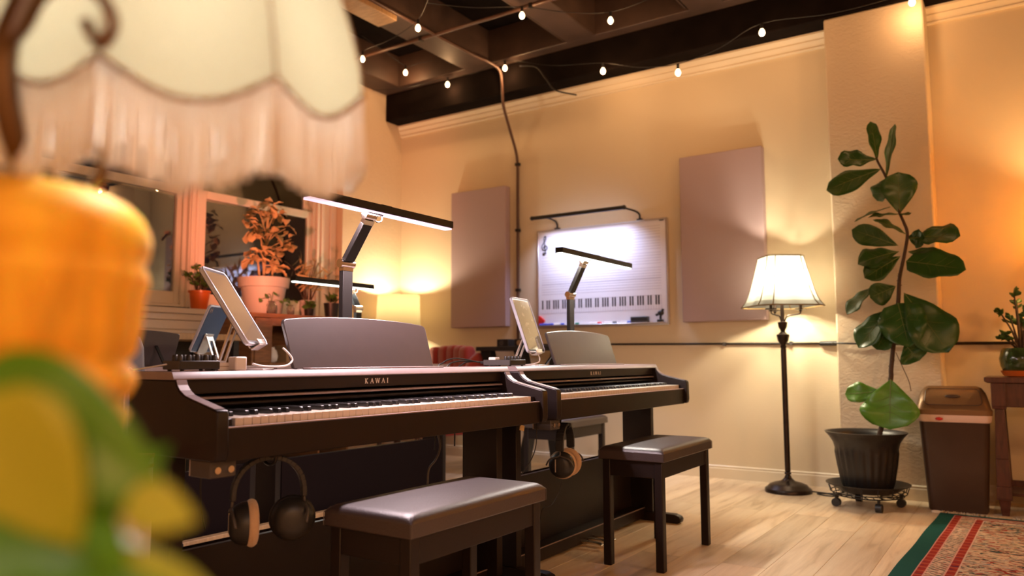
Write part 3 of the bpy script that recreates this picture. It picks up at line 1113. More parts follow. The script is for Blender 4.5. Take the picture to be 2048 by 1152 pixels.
desk_lamp('dark grey light bar on a hinged arm over the nearest piano', (-1.843, 1.787, 0), 0.103, 1.152, 1.306, (-0.266, 0.412), M_LEDP)
lamp('desk_lamp_light', 'AREA', (-1.740, 1.86, 1.307), 14, LED, shape='RECTANGLE', size=0.03, size_y=0.66, aim=None)
desk_lamp('dark grey light bar on a hinged arm in front of the whiteboard', (-1.825, 3.255, 0), 0.078, 1.150, 1.312, (-0.240, 0.505), M_LEDW)
lamp('desk_lamp_light', 'AREA', (-1.747, 3.388, 1.313), 8, (1.0, 0.92, 0.82), shape='RECTANGLE', size=0.03, size_y=0.70)
desk_lamp('slim black light bar in the back row in front of the window plants', (-3.085, 3.085, 0), -0.06, 1.125, 1.236, (-0.41, 0.17), M_LEDW)
lamp('desk_lamp_light', 'AREA', (-3.145, 2.965, 1.237), 4, (0.95, 1.0, 0.95), shape='RECTANGLE', size=0.03, size_y=0.60)

# ------------------------------------------------------------ things on the far wall
def panel(label, x0, x1, z0, z1):
    t = thing('acoustic_panel', label, 'panel', (0, 0, 0), 0, 'acoustic panels on the far wall')
    MB().box((x0, YF - 0.075, z0), (x1, YF - 0.002, z1)).build('fabric_cover', M_PANEL, t, bevel=0.006, bseg=3)
    return t


panel('grey fabric acoustic panel left of the whiteboard, beside the black conduit', -4.2063, -3.6203, 1.115, 2.320)
panel('grey fabric acoustic panel right of the whiteboard, above the floor lamp side', -2.0639, -1.4606, 1.105, 2.325)

wb = thing('whiteboard', 'white music board with staff lines, a treble clef and a printed keyboard', 'whiteboard')
BX0, BX1, BZ0, BZ1 = -3.328, -2.196, 1.100, 1.893
MB().box((BX0, YF - 0.022, BZ0), (BX1, YF - 0.002, BZ1)).build('surface', M_BOARD, wb)
fr = MB()
for lo, hi in (((BX0 - 0.008, YF - 0.028, BZ0 - 0.008), (BX0 + 0.006, YF - 0.001, BZ1 + 0.008)), ((BX1 - 0.006, YF - 0.028, BZ0 - 0.008), (BX1 + 0.008, YF - 0.001, BZ1 + 0.008)),
               ((BX0 + 0.006, YF - 0.028, BZ1 - 0.006), (BX1 - 0.006, YF - 0.001, BZ1 + 0.008)), ((BX0 + 0.006, YF - 0.028, BZ0 - 0.008), (BX1 - 0.006, YF - 0.001, BZ0 + 0.006))):
    fr.box(lo, hi)
fr.build('frame', M_ALU, wb, bevel=0.002, bseg=1)
MB().box((BX0 + 0.02, YF - 0.085, BZ0 + 0.006), (BX1 - 0.02, YF - 0.022, BZ0 + 0.012)).build('tray', M_ALU, wb, bevel=0.002, bseg=1)
BW, BH = BX1 - BX0, BZ1 - BZ0
yp = YF - 0.0222
sl = MB()
for top in (0.085, 0.20, 0.315, 0.46, 0.56):
    for k in range(5):
        z = BZ1 - BH * (top + k * 0.026) + (0.02 if top < 0.3 else 0)
        sl.box((BX0 + 0.035, yp - 0.0004, z - 0.0012), (BX1 - 0.05, yp, z + 0.0012))
sl.build('staff_lines', M_INKG, wb)
kb = MB()
kw = (BW - 0.07) / 50
kz0, kz1 = BZ1 - BH * 0.86, BZ1 - BH * 0.725
for i in range(51):
    x = BX0 + 0.02 + i * kw
    kb.box((x - 0.0008, yp - 0.0004, kz0), (x + 0.0008, yp, kz1))
kb.box((BX0 + 0.02, yp - 0.0004, kz0 - 0.001), (BX0 + 0.02 + 50 * kw, yp, kz0 + 0.001))
kb.box((BX0 + 0.02, yp - 0.0004, kz1 - 0.001), (BX0 + 0.02 + 50 * kw, yp, kz1 + 0.001))
kb.build('printed_keyboard', M_INKG, wb)
kk = MB()
for i in range(1, 50):
    if 'ABCDEFG'[(i - 1) % 7] in 'ACDFG':
        x = BX0 + 0.02 + i * kw
        kk.box((x - 0.0062, yp - 0.0007, kz0 + BH * 0.045), (x + 0.0062, yp - 0.0001, kz1))
kk.build('printed_black_keys', M_INK, wb)
cl = [(0.0, -0.062), (-0.012, -0.066), (-0.012, -0.052), (-0.001, -0.048), (0.010, -0.058), (0.007, -0.02), (0.001, 0.03), (-0.004, 0.07), (0.001, 0.098), (0.009, 0.104),
      (0.013, 0.085), (0.004, 0.058), (-0.016, 0.030), (-0.024, 0.004), (-0.012, -0.022), (0.010, -0.026), (0.024, -0.010), (0.018, 0.012), (0.002, 0.014), (-0.008, 0.0), (-0.002, -0.01)]
cm = MB()
cx, cz = BX0 + 0.062, BZ1 - 0.135
cm.tube(smoothpts([(cx + a * 1.05, yp - 0.0015, cz + b * 0.9) for a, b in cl], 5), 0.0042, 6)
cm.ball((cx - 0.006, yp - 0.0012, cz - 0.060), 0.0085, 1, 0.2, 1)
cm.build('treble_clef', M_INK, wb, smooth=True)
MB().box((BX1 - 0.055, yp - 0.004, BZ1 - 0.014), (BX1 - 0.02, yp, BZ1 - 0.004)).build('corner_label', M_GREYPL, wb)

zt = BZ0 + 0.0121
yt = YF - 0.052


def marker(label, x, m, L=0.10, cat='marker'):
    t = thing('marker', label, cat, (x, yt, zt + 0.008), 0, 'markers on the whiteboard tray')
    MB().cyl((-L / 2, 0, 0), (L * 0.18, 0, 0), 0.008, seg=10).build('barrel', M_WHITEPL if L < 0.12 else m, t, smooth=True, auto=40)
    MB().cyl((L * 0.18, 0, 0), (L / 2, 0, 0), 0.0085, seg=10).build('cap', m, t, smooth=True, auto=40)
    return t


marker('long blue marker at the left end of the whiteboard tray', -3.235, M_BLUEPL, 0.13)
marker('marker with a dark blue cap left of the light bar post on the tray', -3.115, M_BLUEPL, 0.09)
marker('marker with a green cap on the whiteboard tray', -2.985, M_GREENPL, 0.10)
marker('marker with a red cap near the middle of the whiteboard tray', -2.785, M_REDPL, 0.10)
marker('marker with a dark cap right of the red one on the tray', -2.655, M_GREYPL, 0.10)
marker('marker with a navy cap just left of the black eraser', -2.528, M_BLUEPL, 0.08)
er = thing('board_eraser', 'black block eraser on the whiteboard tray', 'eraser', (-2.41, yt, zt), 0)
MB().box((-0.068, -0.022, 0), (0.068, 0.022, 0.014)).build('felt_pad', M_GREYPL, er)
MB().box((-0.070, -0.024, 0.014), (0.070, 0.024, 0.046)).build('handle', M_BLACKPL, er, bevel=0.006)
rf = thing('page_holder', 'red triangular magnet at the left end of the whiteboard', 'magnet', (-3.318, yp - 0.001, zt), 0)
MB().prism([(0, 0.0), (0.0, 0.078), (0.012, 0.082), (0.056, 0.046), (0.056, 0.036), (0.012, 0.0)], 'y', -0.02, 0.0).build('body', M_REDPL, rf, bevel=0.003)
bc = thing('camera_clip', 'small black clip standing at the right end of the whiteboard tray', 'clip', (-2.245, yt, zt), 0)
MB().box((-0.022, -0.018, 0), (0.022, 0.018, 0.02)).build('foot', M_BLACKPL, bc, bevel=0.004)
MB().bar((0, 0, 0.02), (0.004, 0, 0.055), 0.014, 0.012).build('neck', M_BLACKPL, bc)
hd = MB().ball((0.004, 0, 0.068), 0.023, 1.1, 0.8, 0.9)
hd.bar((-0.02, 0, 0.058), (-0.034, 0, 0.050), 0.014, 0.018)
hd.bar((0.018, 0, 0.082), (0.022, 0, 0.098), 0.014, 0.016)
hd.build('head', M_BLACKPL, bc, smooth=True, auto=40)

wl_ = thing('board_light', 'long black light bar arching over the top of the whiteboard', 'lamp')
lz = 1.972
MB().cyl((-3.255, YF - 0.22, lz), (-2.455, YF - 0.22, lz), 0.016, seg=14).build('tube', M_BLACKPL, wl_, smooth=True, auto=40)
for x in (-3.145, -2.412):
    MB().tube(smoothpts([(x, YF - 0.022, 1.905), (x, YF - 0.022, 1.945), (x + (0.0 if x < -3 else -0.02), YF - 0.07, 1.968), (x + (0 if x < -3 else -0.05), YF - 0.22, lz)], 5), 0.008, 8).build('arm', M_BLACKMETAL, wl_, smooth=True)
    MB().box((x - 0.02, YF - 0.03, 1.9015), (x + 0.02, YF - 0.001, 1.912)).build('clip', M_BLACKMETAL, wl_)
for x in (-3.262, -2.448):
    MB().ball((x, YF - 0.22, lz), 0.0185).build('end_cap', M_BLACKPL, wl_, smooth=True)
MB().box((-3.23, YF - 0.2055, lz - 0.012), (-2.48, YF - 0.2025, lz + 0.002)).build('diffuser', M_LEDC, wl_)
lamp('board_light_light', 'AREA', (-2.855, YF - 0.199, lz - 0.010), 4.6, COOL, aim=(-2.855, YF - 0.02, 1.17), shape='RECTANGLE', size=0.74, size_y=0.02, spread=math.radians(108))

# conduits and cables on the wall
cond = thing('conduit', 'thin dark conduit bending off the ceiling and down the far wall', 'pipe')
MB().tube(smoothpts([(-3.60, 2.2, 3.295), (-3.60, 4.6, 3.295), (-3.57, 5.0, 3.29), (-3.535, 5.13, 3.25), (-3.532, 5.165, 3.15), (-3.532, 5.175, 3.05), (-3.532, 5.19, 2.95), (-3.532, 5.28, 2.78), (-3.532, 5.37, 2.62), (-3.532, 5.40, 2.50),
                         (-3.532, 5.402, 2.2), (-3.532, 5.402, 0.98)], 4), 0.0125, 8).build('tube', M_PIPE, cond, smooth=True)
for z in (2.50, 1.93, 1.42):
    MB().box((-3.552, 5.388, z - 0.012), (-3.512, 5.419, z + 0.012)).build('strap', M_BLACKMETAL, cond, bevel=0.002)
hp = thing('ceiling_conduit', 'thin brown conduit crossing under the dark ceiling joists', 'pipe')
MB().cyl((-4.86, 4.37, 3.295), (1.2, 4.37, 3.295), 0.0135, seg=10).build('tube', M_PIPE, hp, smooth=True, auto=40)
for x in (-4.75, -3.74, -2.74, -1.74):
    MB().box((x - 0.012, 4.352, 3.278), (x + 0.012, 4.388, 3.312)).build('clamp', M_BLACKMETAL, hp)
cab = thing('wall_cable', 'black cable run straight along the far wall at piano height', 'cable')
MB().tube([(-3.40, 5.408, 0.957), (-2.9, 5.408, 0.956), (-1.8, 5.408, 0.945), (-1.02, 5.408, 0.938)], 0.0075, 8).build('cord', M_CABLE, cab, smooth=True)
for x in (-2.7, -1.78, -1.32):
    MB().box((x - 0.01, 5.396, 0.93 if x > -2 else 0.94), (x + 0.01, 5.419, 0.955 if x > -2 else 0.965)).build('cable_clip', M_GREYPL, cab)
MB().cyl((-1.13, 5.40, 0.938), (-1.01, 5.37, 0.938), 0.016, seg=12).build('plug', M_BLACKPL, cab, smooth=True, auto=40)
MB().tube(smoothpts([(-1.01, 5.37, 0.938), (-1.0, 5.18, 0.935), (-0.7, 5.178, 0.925), (-0.42, 5.178, 0.925)], 5), 0.006, 8).build('cord', M_CABLE, cab, smooth=True)
cab2 = thing('wall_cable', 'black cable on the orange-lit wall right of the column', 'cable')
MB().tube([(-0.40, 5.408, 0.928), (1.4, 5.408, 0.925)], 0.009, 8).build('cord', M_CABLE, cab2, smooth=True)
hc = thing('hanging_cable', 'short loose black cable end curling under the ceiling beam', 'cable')
MB().tube(smoothpts([(-3.2949, 5.0800, 3.2133), (-3.1297, 5.0600, 3.1623), (-3.0375, 5.0600, 3.0442), (-2.9794, 5.1000, 2.9550), (-2.8145, 5.1500, 2.8964)], 6), 0.006, 6).build('cord', M_CABLE, hc, smooth=True)
fx = thing('ceiling_fixture', 'small beige light fitting hung from the ceiling behind the fringed shade', 'fixture', ((-3.6964, 3.8293, 3.2600)[0], (-3.6964, 3.8293, 3.2600)[1], 0))
MB().box((-0.09, -0.55, 3.245), (0.09, 0.12, 3.285)).build('housing', M_TANWOOD, fx, bevel=0.004)
MB().cyl((0, -0.1, 3.285), (0, -0.1, 3.6), 0.006, seg=8).build('hanger', M_BLACKMETAL, fx)

# ------------------------------------------------------------ string lights
BULBN = [0]


def string(label, pts, bulbs, sag=0.05):
    t = thing('string_light', label, 'string lights', group='strings of warm bulbs under the ceiling')
    P = []
    for i, p in enumerate(pts):
        P.append(Vector(p))
        if i < len(pts) - 1:
            m_ = (Vector(p) + Vector(pts[i + 1])) / 2
            m_.z -= sag
            P.append(m_)
    MB().tube(smoothpts(P, 5), 0.0028, 5).build('cord', M_CABLE, t, smooth=True)
    for p in bulbs:
        x, y, z = p
        s = MB().cyl((x, y, z + 0.022), (x, y, z + 0.062), 0.0095, seg=10).build('socket', M_BLACKPL, t, smooth=True, auto=40)
        MB().lathe([(0.001, -0.024), (0.011, -0.021), (0.0185, -0.011), (0.020, 0.0), (0.016, 0.012), (0.009, 0.024)], (x, y, z), 14).build('bulb', M_BULB, s, smooth=True)
        lamp('bulb_light', 'POINT', (x, y, z - 0.03), 1.8, (1.0, 0.55, 0.24), 0.02)
    return t


def up_(p, d=0.062):
    return (p[0], p[1], p[2] + d)


SB = [(-4.0606, 5.1000, 3.2219), (-3.4491, 5.0900, 3.2334), (-2.5163, 5.0200, 2.9842), (-1.9031, 4.9500, 2.8188), (-1.3220, 4.9500, 2.9640), (-0.4554, 5.0500, 2.9783)]
string('string of warm bulbs along the ceiling beam above the whiteboard', [(-4.85, 5.0, 3.30)] + [up_(p) for p in SB] + [(0.6, 5.0, 3.2)], SB, 0.03)
SB2 = [(-4.2264, 4.2344, 3.2000), (-3.4910, 4.0438, 3.2000)]
string('string of bulbs nearest the fringed lampshade, crossing the joists', [(-4.85, 4.5, 3.25)] + [up_(p) for p in SB2] + [(-2.6, 3.3, 3.28)], SB2, 0.03)
SB3 = [(-2.7652, 4.2911, 3.2000), (-2.2938, 4.7036, 3.2000)]
string('string of two bright bulbs high under the middle ceiling joists', [(-3.3, 3.9, 3.28)] + [up_(p) for p in SB3] + [(-1.6, 4.6, 3.29)], SB3, 0.02)
SB4 = [(-4.4174, 4.9547, 3.3600)]
string('single bulb glowing inside the dark ceiling bay at the left', [(-4.5, 4.5, 3.55)] + [up_(p) for p in SB4] + [(-4.2, 5.05, 3.45)], SB4, 0.0)

# ------------------------------------------------------------ floor lamp by the column
FLX, FLY = -1.292, 5.09
fl_ = thing('floor_lamp', 'bronze floor lamp with a lit cream bell shade beside the column', 'lamp', (FLX, FLY, 0))
MB().lathe([(0.142, 0), (0.142, 0.018), (0.136, 0.026), (0.125, 0.032), (0.115, 0.046), (0.085, 0.058), (0.045, 0.068), (0.026, 0.084), (0.018, 0.10), (0.012, 0.112)], seg=36).build('base', M_BRONZE, fl_, smooth=True, auto=40)
MB().lathe([(0.013, 0.108), (0.021, 0.112), (0.021, 0.120), (0.014, 0.126), (0.0175, 0.13), (0.0175, 0.90), (0.012, 0.905)], seg=20).build('pole', M_BRONZE, fl_, smooth=True, auto=40)
MB().lathe([(0.014, 0.90), (0.020, 0.915), (0.016, 0.925), (0.034, 0.955), (0.036, 0.968), (0.040, 0.985), (0.040, 0.992), (0.026, 0.998), (0.014, 1.012), (0.016, 1.022), (0.026, 1.04), (0.029, 1.06), (0.031, 1.072), (0.012, 1.078), (0.010, 1.30)], seg=24).build('finial_stem', M_BRONZE, fl_, smooth=True, auto=40)
for k in range(3):
    a = math.radians(8 + 120 * k)
    dx, dy = math.cos(a), math.sin(a)
    am = MB()
    am.tube(smoothpts([(0.012 * dx, 0.012 * dy, 1.075), (0.03 * dx, 0.03 * dy, 1.110), (0.075 * dx, 0.075 * dy, 1.118), (0.108 * dx, 0.108 * dy, 1.126), (0.112 * dx, 0.112 * dy, 1.150)], 5), 0.0045, 8)
    am.lathe([(0.006, 1.138), (0.012, 1.146), (0.036, 1.150), (0.038, 1.156), (0.010, 1.158), (0.0105, 1.215)], (0.112 * dx, 0.112 * dy, 0), 16)
    ao = am.build('candle_arm', M_BRONZE, fl_, smooth=True, auto=40)
    MB().lathe([(0.010, 1.215), (0.019, 1.232), (0.022, 1.255), (0.017, 1.285), (0.006, 1.312), (0.001, 1.318)], (0.112 * dx, 0.112 * dy, 0), 12).build('bulb', M_LAMPBULB, ao, smooth=True)
    lamp('floor_lamp_light', 'POINT', (FLX + 0.112 * dx, FLY + 0.112 * dy, 1.335), 10, (1.0, 0.86, 0.60), 0.026)


def cutsq(a, c, rot):
    P = [(a, -(a - c)), (a, a - c), (a - c, a), (-(a - c), a), (-a, a - c), (-a, -(a - c)), (-(a - c), -a), (a - c, -a)]
    cr, sr = math.cos(rot), math.sin(rot)
    return [(x * cr - y * sr, x * sr + y * cr) for x, y in P]


ROTS = math.radians(-98 + 45 + 180)
NZ = 10
rows = []
for k in range(NZ + 1):
    t_ = k / NZ
    f_ = 1.0 - 0.45 * (t_ ** 0.62)
    rows.append((1.172 + 0.322 * t_, cutsq(0.214 * f_, 0.067 * f_, ROTS)))
sh = MB()
R_ = [[sh.b.verts.new((x, y, z)) for x, y in ps] for z, ps in rows]
for k in range(NZ):
    for i in range(8):
        sh.b.faces.new((R_[k][i], R_[k][(i + 1) % 8], R_[k + 1][(i + 1) % 8], R_[k + 1][i]))
so = sh.build('lamp_shade', M_SHADE, fl_)
pp = MB()
for i in range(8):
    pp.tube([(ps[i][0] * 1.004, ps[i][1] * 1.004, z) for z, ps in rows], 0.0034, 6)
for z, ps in (rows[0], rows[-1]):
    pp.tube([(x * 1.003, y * 1.003, z) for x, y in ps], 0.004, 6, closed=True)
pp.build('piping', M_GOLD, so, smooth=True)
sp = MB()
for i in (0, 2, 4, 6):
    x, y = rows[-1][1][i]
    sp.tube([(0, 0, 1.30), (x * 0.4, y * 0.4, 1.47), (x, y, 1.494)], 0.0025, 5)
sp.build('shade_carrier', M_BRONZE, so)
cdl = thing('lamp_cord', 'black lamp cord looped on the floor beside the floor lamp base', 'cable')
MB().tube(smoothpts([(-1.15, 5.10, 0.014), (-1.06, 5.12, 0.006), (-0.99, 5.06, 0.005), (-1.06, 5.05, 0.005), (-1.12, 5.10, 0.005), (-1.02, 5.15, 0.005), (-0.90, 5.12, 0.005)], 6), 0.004, 6).build('cord', M_CABLE, cdl, smooth=True)

# ------------------------------------------------------------ ficus in its black planter
PX, PY = -0.785, 4.83
pl = thing('plant_caddy', 'black wire plant caddy on caster wheels under the fiddle leaf fig', 'plant stand', (PX, PY, 0))
sc_ = MB()
sc_.lathe([(0.02, 0.088), (0.14, 0.086), (0.155, 0.092), (0.195, 0.118), (0.222, 0.130), (0.223, 0.134), (0.193, 0.123), (0.152, 0.097), (0.138, 0.092), (0.02, 0.093)], seg=36)
sc_.build('saucer', M_POTBLK, pl, smooth=True, auto=40)
wr = MB()
for z, r in ((0.062, 0.150), (0.070, 0.185), (0.085, 0.200)):
    wr.tube([(r * math.cos(2 * PI * k / 32), r * math.sin(2 * PI * k / 32), z) for k in range(32)], 0.003, 6, closed=True)
for k in range(16):
    a = 2 * PI * k / 16
    a2 = a + 0.18
    wr.tube([(0.06 * math.cos(a), 0.06 * math.sin(a), 0.066), (0.150 * math.cos(a), 0.150 * math.sin(a), 0.064), (0.185 * math.cos(a2), 0.185 * math.sin(a2), 0.070), (0.200 * math.cos(a), 0.200 * math.sin(a), 0.087), (0.212 * math.cos(a), 0.212 * math.sin(a), 0.122)], 0.0024, 5)
wr.build('wire_frame', M_BLACKMETAL, pl, smooth=True)
for k in range(4):
    a = math.radians(-64 + 90 * k)
    x, y = 0.175 * math.cos(a), 0.175 * math.sin(a)
    cs = MB().cyl((x, y, 0.042), (x, y, 0.070), 0.008, seg=8).build('caster', M_BLACKMETAL, pl)
    MB().cyl((x - 0.016 * math.cos(a + 1), y - 0.016 * math.sin(a + 1), 0.0235), (x + 0.016 * math.cos(a + 1), y + 0.016 * math.sin(a + 1), 0.0235), 0.0235, seg=18).build('wheel', M_BLACKPL, cs, smooth=True, auto=40)

fg = thing('fiddle_leaf_fig', 'tall fiddle leaf fig in a fluted black planter before the column', 'plant', (PX, PY, 0.094))
MB().lathe([(0.120, 0.0), (0.128, 0.004), (0.140, 0.05), (0.156, 0.14), (0.166, 0.212), (0.167, 0.235), (0.176, 0.268), (0.196, 0.300), (0.216, 0.322), (0.219, 0.328), (0.211, 0.329), (0.190, 0.303), (0.166, 0.262), (0.150, 0.235)], seg=144, flute=24, famp=0.022, frange=(0.03, 0.215)).build('planter', M_POTBLK, fg, smooth=True, auto=60)
MB().lathe([(0.001, 0.245), (0.08, 0.243), (0.153, 0.238)], seg=24, cap=False).build('soil', M_SOIL, fg, smooth=True)
OFF = Vector((PX, PY, 0.094))


def V_(p):
    return Vector(p) - OFF


trunk = [(PX + 0.02, PY, 0.094 + 0.2), (-0.7115, 4.8300, 0.4104), (-0.6480, 4.8500, 0.7001), (-0.6395, 4.8500, 0.7786), (-0.6249, 4.8600, 0.8966), (-0.5900, 4.8700, 1.1496), (-0.5778, 4.8600, 1.2677), (-0.5701, 4.8600, 1.3175), (-0.5412, 4.8600, 1.4389), (-0.5221, 4.8500, 1.5432), (-0.5363, 4.8400, 1.6092), (-0.5557, 4.8400, 1.6692), (-0.6104, 4.8400, 1.8642), (-0.6548, 4.8400, 1.9763), (-0.6632, 4.8400, 2.0117)]
tk = MB()
tk.tube(smoothpts([V_(p) for p in trunk], 5), 0.0145, 9, r2=0.006)
for i in range(30):
    q = smoothpts([V_(p) for p in trunk[1:8]], 6)
    p = q[random.randrange(len(q))]
    a = random.random() * 6.28
    tk.ball((p.x + 0.010 * math.cos(a), p.y + 0.010 * math.sin(a), p.z), 0.007, 1, 1, 0.5, 6, 4)
tk.build('trunk', M_BARK, fg, smooth=True)
CAMP = Vector((0, 0, 0.838))
LV = [
 ((-0.6597, 4.8400, 1.9872), (-0.6762, 4.8000, 2.2144), 0.088, (0.75, -0.6, 0), 0, 0.05),
 ((-0.6161, 4.8400, 1.8734), (-0.5580, 4.8600, 2.1938), 0.090, (-0.75, -0.55, 0), 1, 0.0),
 ((-0.6610, 4.8400, 1.9925), (-0.8676, 4.8000, 2.0076), 0.150, (0.1, -0.75, 0.65), 0, -0.15),
 ((-0.6413, 4.8400, 1.9361), (-0.9360, 4.7800, 1.8395), 0.125, (0.25, -0.8, -0.55), 0, -0.12),
 ((-0.5561, 4.8400, 1.6610), (-0.5481, 4.8000, 1.8954), 0.170, (0.2, -0.9, 0.2), 1, 0.0),
 ((-0.6124, 4.8600, 1.8810), (-0.6804, 4.9000, 1.7608), 0.125, (-0.4, -0.8, 0.3), 0, 0.1),
 ((-0.6047, 4.8600, 1.7114), (-0.8032, 4.8600, 1.6522), 0.075, (0.1, -0.3, 0.95), 0, 0.12),
 ((-0.5524, 4.8400, 1.6606), (-0.7157, 4.8000, 1.6568), 0.080, (0, -0.35, 0.9), 0, 0.1),
 ((-0.5561, 4.8400, 1.6610), (-0.4989, 4.7800, 1.6405), 0.050, (0, -0.4, 0.9), 0, 0.0),
 ((-0.5261, 4.8400, 1.5422), (-0.6859, 4.8000, 1.6419), 0.085, (-0.2, -0.45, 0.9), 0, 0.12),
 ((-0.5715, 4.8400, 1.4803), (-0.7987, 4.7600, 1.5862), 0.115, (0.35, -0.75, -0.5), 1, -0.15),
 ((-0.5164, 4.8400, 1.5150), (-0.2604, 4.7600, 1.5066), 0.165, (0.1, -0.7, 0.7), 0, 0.12),
 ((-0.5196, 4.8600, 1.5278), (-0.4328, 4.8000, 1.4958), 0.095, (-0.3, -0.8, -0.2), 1, 0.1),
 ((-0.5692, 4.8400, 1.4471), (-0.7793, 4.7800, 1.3902), 0.150, (-0.2, -0.75, 0.6), 0, 0.15),
 ((-0.5644, 4.8500, 1.4190), (-0.7495, 4.8000, 1.3027), 0.120, (0.3, -0.8, 0.4), 0, 0.1),
 ((-0.5264, 4.8800, 1.4442), (-0.3757, 4.9200, 1.4310), 0.085, (0.1, -0.6, -0.7), 1, 0.05),
 ((-0.5353, 4.8400, 1.3870), (-0.2412, 4.7600, 1.3144), 0.165, (0, -0.85, 0.45), 0, 0.05),
 ((-0.5965, 4.8600, 1.2488), (-0.7309, 4.8400, 1.1876), 0.125, (0.2, -0.9, -0.3), 1, 0.05),
 ((-0.7088, 4.8600, 1.2590), (-0.8679, 4.8400, 1.1023), 0.110, (-0.5, -0.7, 0.5), 1, 0.15),
 ((-0.5531, 4.8400, 1.2093), (-0.3420, 4.7800, 0.8741), 0.225, (0.15, -0.85, 0.35), 0, 0.12),
 ((-0.5876, 4.8400, 1.1517), (-0.5310, 4.7400, 0.9035), 0.215, (0.05, -0.95, 0.2), 0, 0.1),
 ((-0.6134, 4.8400, 1.1329), (-0.8064, 4.8000, 0.9058), 0.165, (-0.3, -0.7, 0.5), 0, 0.14),
 ((-0.6387, 4.8600, 1.0236), (-0.7106, 4.8400, 0.8893), 0.130, (-0.2, -0.9, 0.2), 1, 0.05),
 ((-0.5673, 4.8800, 0.9198), (-0.4979, 4.8800, 0.8254), 0.155, (0.2, -0.95, 0.1), 1, 0.05),
 ((-0.6919, 4.8400, 0.6486), (-0.8897, 4.8400, 0.6325), 0.115, (0.05, -0.85, 0.45), 2, 0.06),
 ((-0.6383, 4.8000, 0.7209), (-0.6479, 4.7400, 0.4474), 0.265, (0, -0.97, 0.2), 2, 0.1),
]
for i, (b_, t_, wd, nr, kind, curl) in enumerate(LV):
    b_, t_ = V_(b_), V_(t_)
    wd *= 1.15
    lm = leaf_grid(MB(), b_, t_, wd, nr, 'round' if i in (16, 20) else 'obovate', curl, 0.16, 12, 6, 0.14, i)
    lo = lm.build('leaf', (M_LEAF, M_LEAF, M_LEAFL)[kind], fg, smooth=True, solid=0.0012)
    d = (t_ - b_)
    nn = Vector(nr).normalized()
    mb = MB()
    ln = d.length
    tt = d.normalized()
    nn = (nn - tt * nn.dot(tt)).normalized()
    ss = tt.cross(nn)

    def onl(u, x):
        return b_ + tt * (ln * u) + ss * x + nn * (-curl * ln * (u - 0.35) ** 2 + 0.0018 + 0.16 * abs(x))
    mb.tube([onl(u / 8, 0) for u in range(8)], 0.0024, 5, r2=0.0008)
    for q in (0.2, 0.35, 0.5, 0.65):
        for s in (-1, 1):
            mb.tube([onl(q, 0), onl(q + 0.10, s * wd * 0.18), onl(q + 0.16, s * wd * 0.34)], 0.0010, 4, r2=0.0005)
    mb.build('midrib', M_VEIN, lo)
MB().tube(smoothpts([V_((-0.6081, 4.8200, 0.8726)), V_((-0.5712, 4.8000, 0.7795)), V_((-0.5465, 4.8000, 0.7105)), V_((-0.5386, 4.8000, 0.6571))], 5), 0.0022, 5).build('twig', M_BARK, fg, smooth=True)

# ------------------------------------------------------------ bin
bn = thing('waste_bin', 'brown swing-lid waste bin with a white liner, right of the planter', 'bin', (-0.355, 5.02, 0), math.radians(4))


def rrect(hx, hy, r, n=5):
    out = []
    for cx_, cy_, a0 in ((hx - r, hy - r, 0), (-hx + r, hy - r, PI / 2), (-hx + r, -hy + r, PI), (hx - r, -hy + r, 1.5 * PI)):
        for k in range(n + 1):
            a = a0 + PI / 2 * k / n
            out.append((cx_ + r * math.cos(a), cy_ + r * math.sin(a)))
    return out


def loft(sections, cap0=True, cap1=True):
    m_ = MB()
    RR = [[m_.b.verts.new((x, y, z)) for x, y in ps] for z, ps in sections]
    n_ = len(RR[0])
    for k in range(len(RR) - 1):
        for i in range(n_):
            m_.b.faces.new((RR[k][i], RR[k][(i + 1) % n_], RR[k + 1][(i + 1) % n_], RR[k + 1][i]))
    if cap0:
        m_.b.faces.new(RR[0][::-1])
    if cap1:
        m_.b.faces.new(RR[-1])
    return m_


loft([(0.0, rrect(0.138, 0.105, 0.035)), (0.01, rrect(0.143, 0.11, 0.035)), (0.25, rrect(0.157, 0.122, 0.035)), (0.49, rrect(0.170, 0.134, 0.035)), (0.50, rrect(0.176, 0.14, 0.035)), (0.515, rrect(0.176, 0.14, 0.035))]).build('body', M_BIN, bn, smooth=True, auto=40)
loft([(0.488, rrect(0.174, 0.137, 0.036)), (0.500, rrect(0.180, 0.144, 0.036)), (0.535, rrect(0.183, 0.147, 0.036)), (0.538, rrect(0.17, 0.13, 0.03))]).build('liner', M_LINER, bn, smooth=True, auto=40)
MB().ball((-0.07, -0.147, 0.506), 0.016, 1.2, 0.3, 0.55).build('liner_tie', M_REDPL, bn, smooth=True)
lid_ = loft([(0.528, rrect(0.184, 0.148, 0.036)), (0.555, rrect(0.186, 0.150, 0.036)), (0.560, rrect(0.180, 0.144, 0.036)), (0.60, rrect(0.172, 0.128, 0.045)), (0.645, rrect(0.160, 0.092, 0.055)), (0.672, rrect(0.142, 0.05, 0.045)), (0.682, rrect(0.12, 0.02, 0.018))]).build('lid_housing', M_LID, bn, smooth=True, auto=50)
fpn = MB()
pts = [(0.132, 0.588), (0.138, 0.60), (0.130, 0.655), (0.118, 0.668), (-0.118, 0.668), (-0.130, 0.655), (-0.138, 0.60), (-0.132, 0.588), (-0.12, 0.583), (0.12, 0.583)]


def lidy(z):
    return -(0.1285 + (0.60 - z) * 0.45) if z < 0.60 else (-(0.128 - (z - 0.60) * 0.8) if z < 0.645 else -(0.092 - (z - 0.645) * 1.55))


fpn.tube([(x, lidy(z) - 0.001, z) for x, z in pts], 0.0022, 5, closed=True)
fpn.build('flap_seam', M_BIN, lid_)
MB().ball((0, lidy(0.628) - 0.001, 0.628), 0.034, 1.15, 0.25, 0.32).build('push_grip', M_BIN, lid_, smooth=True)

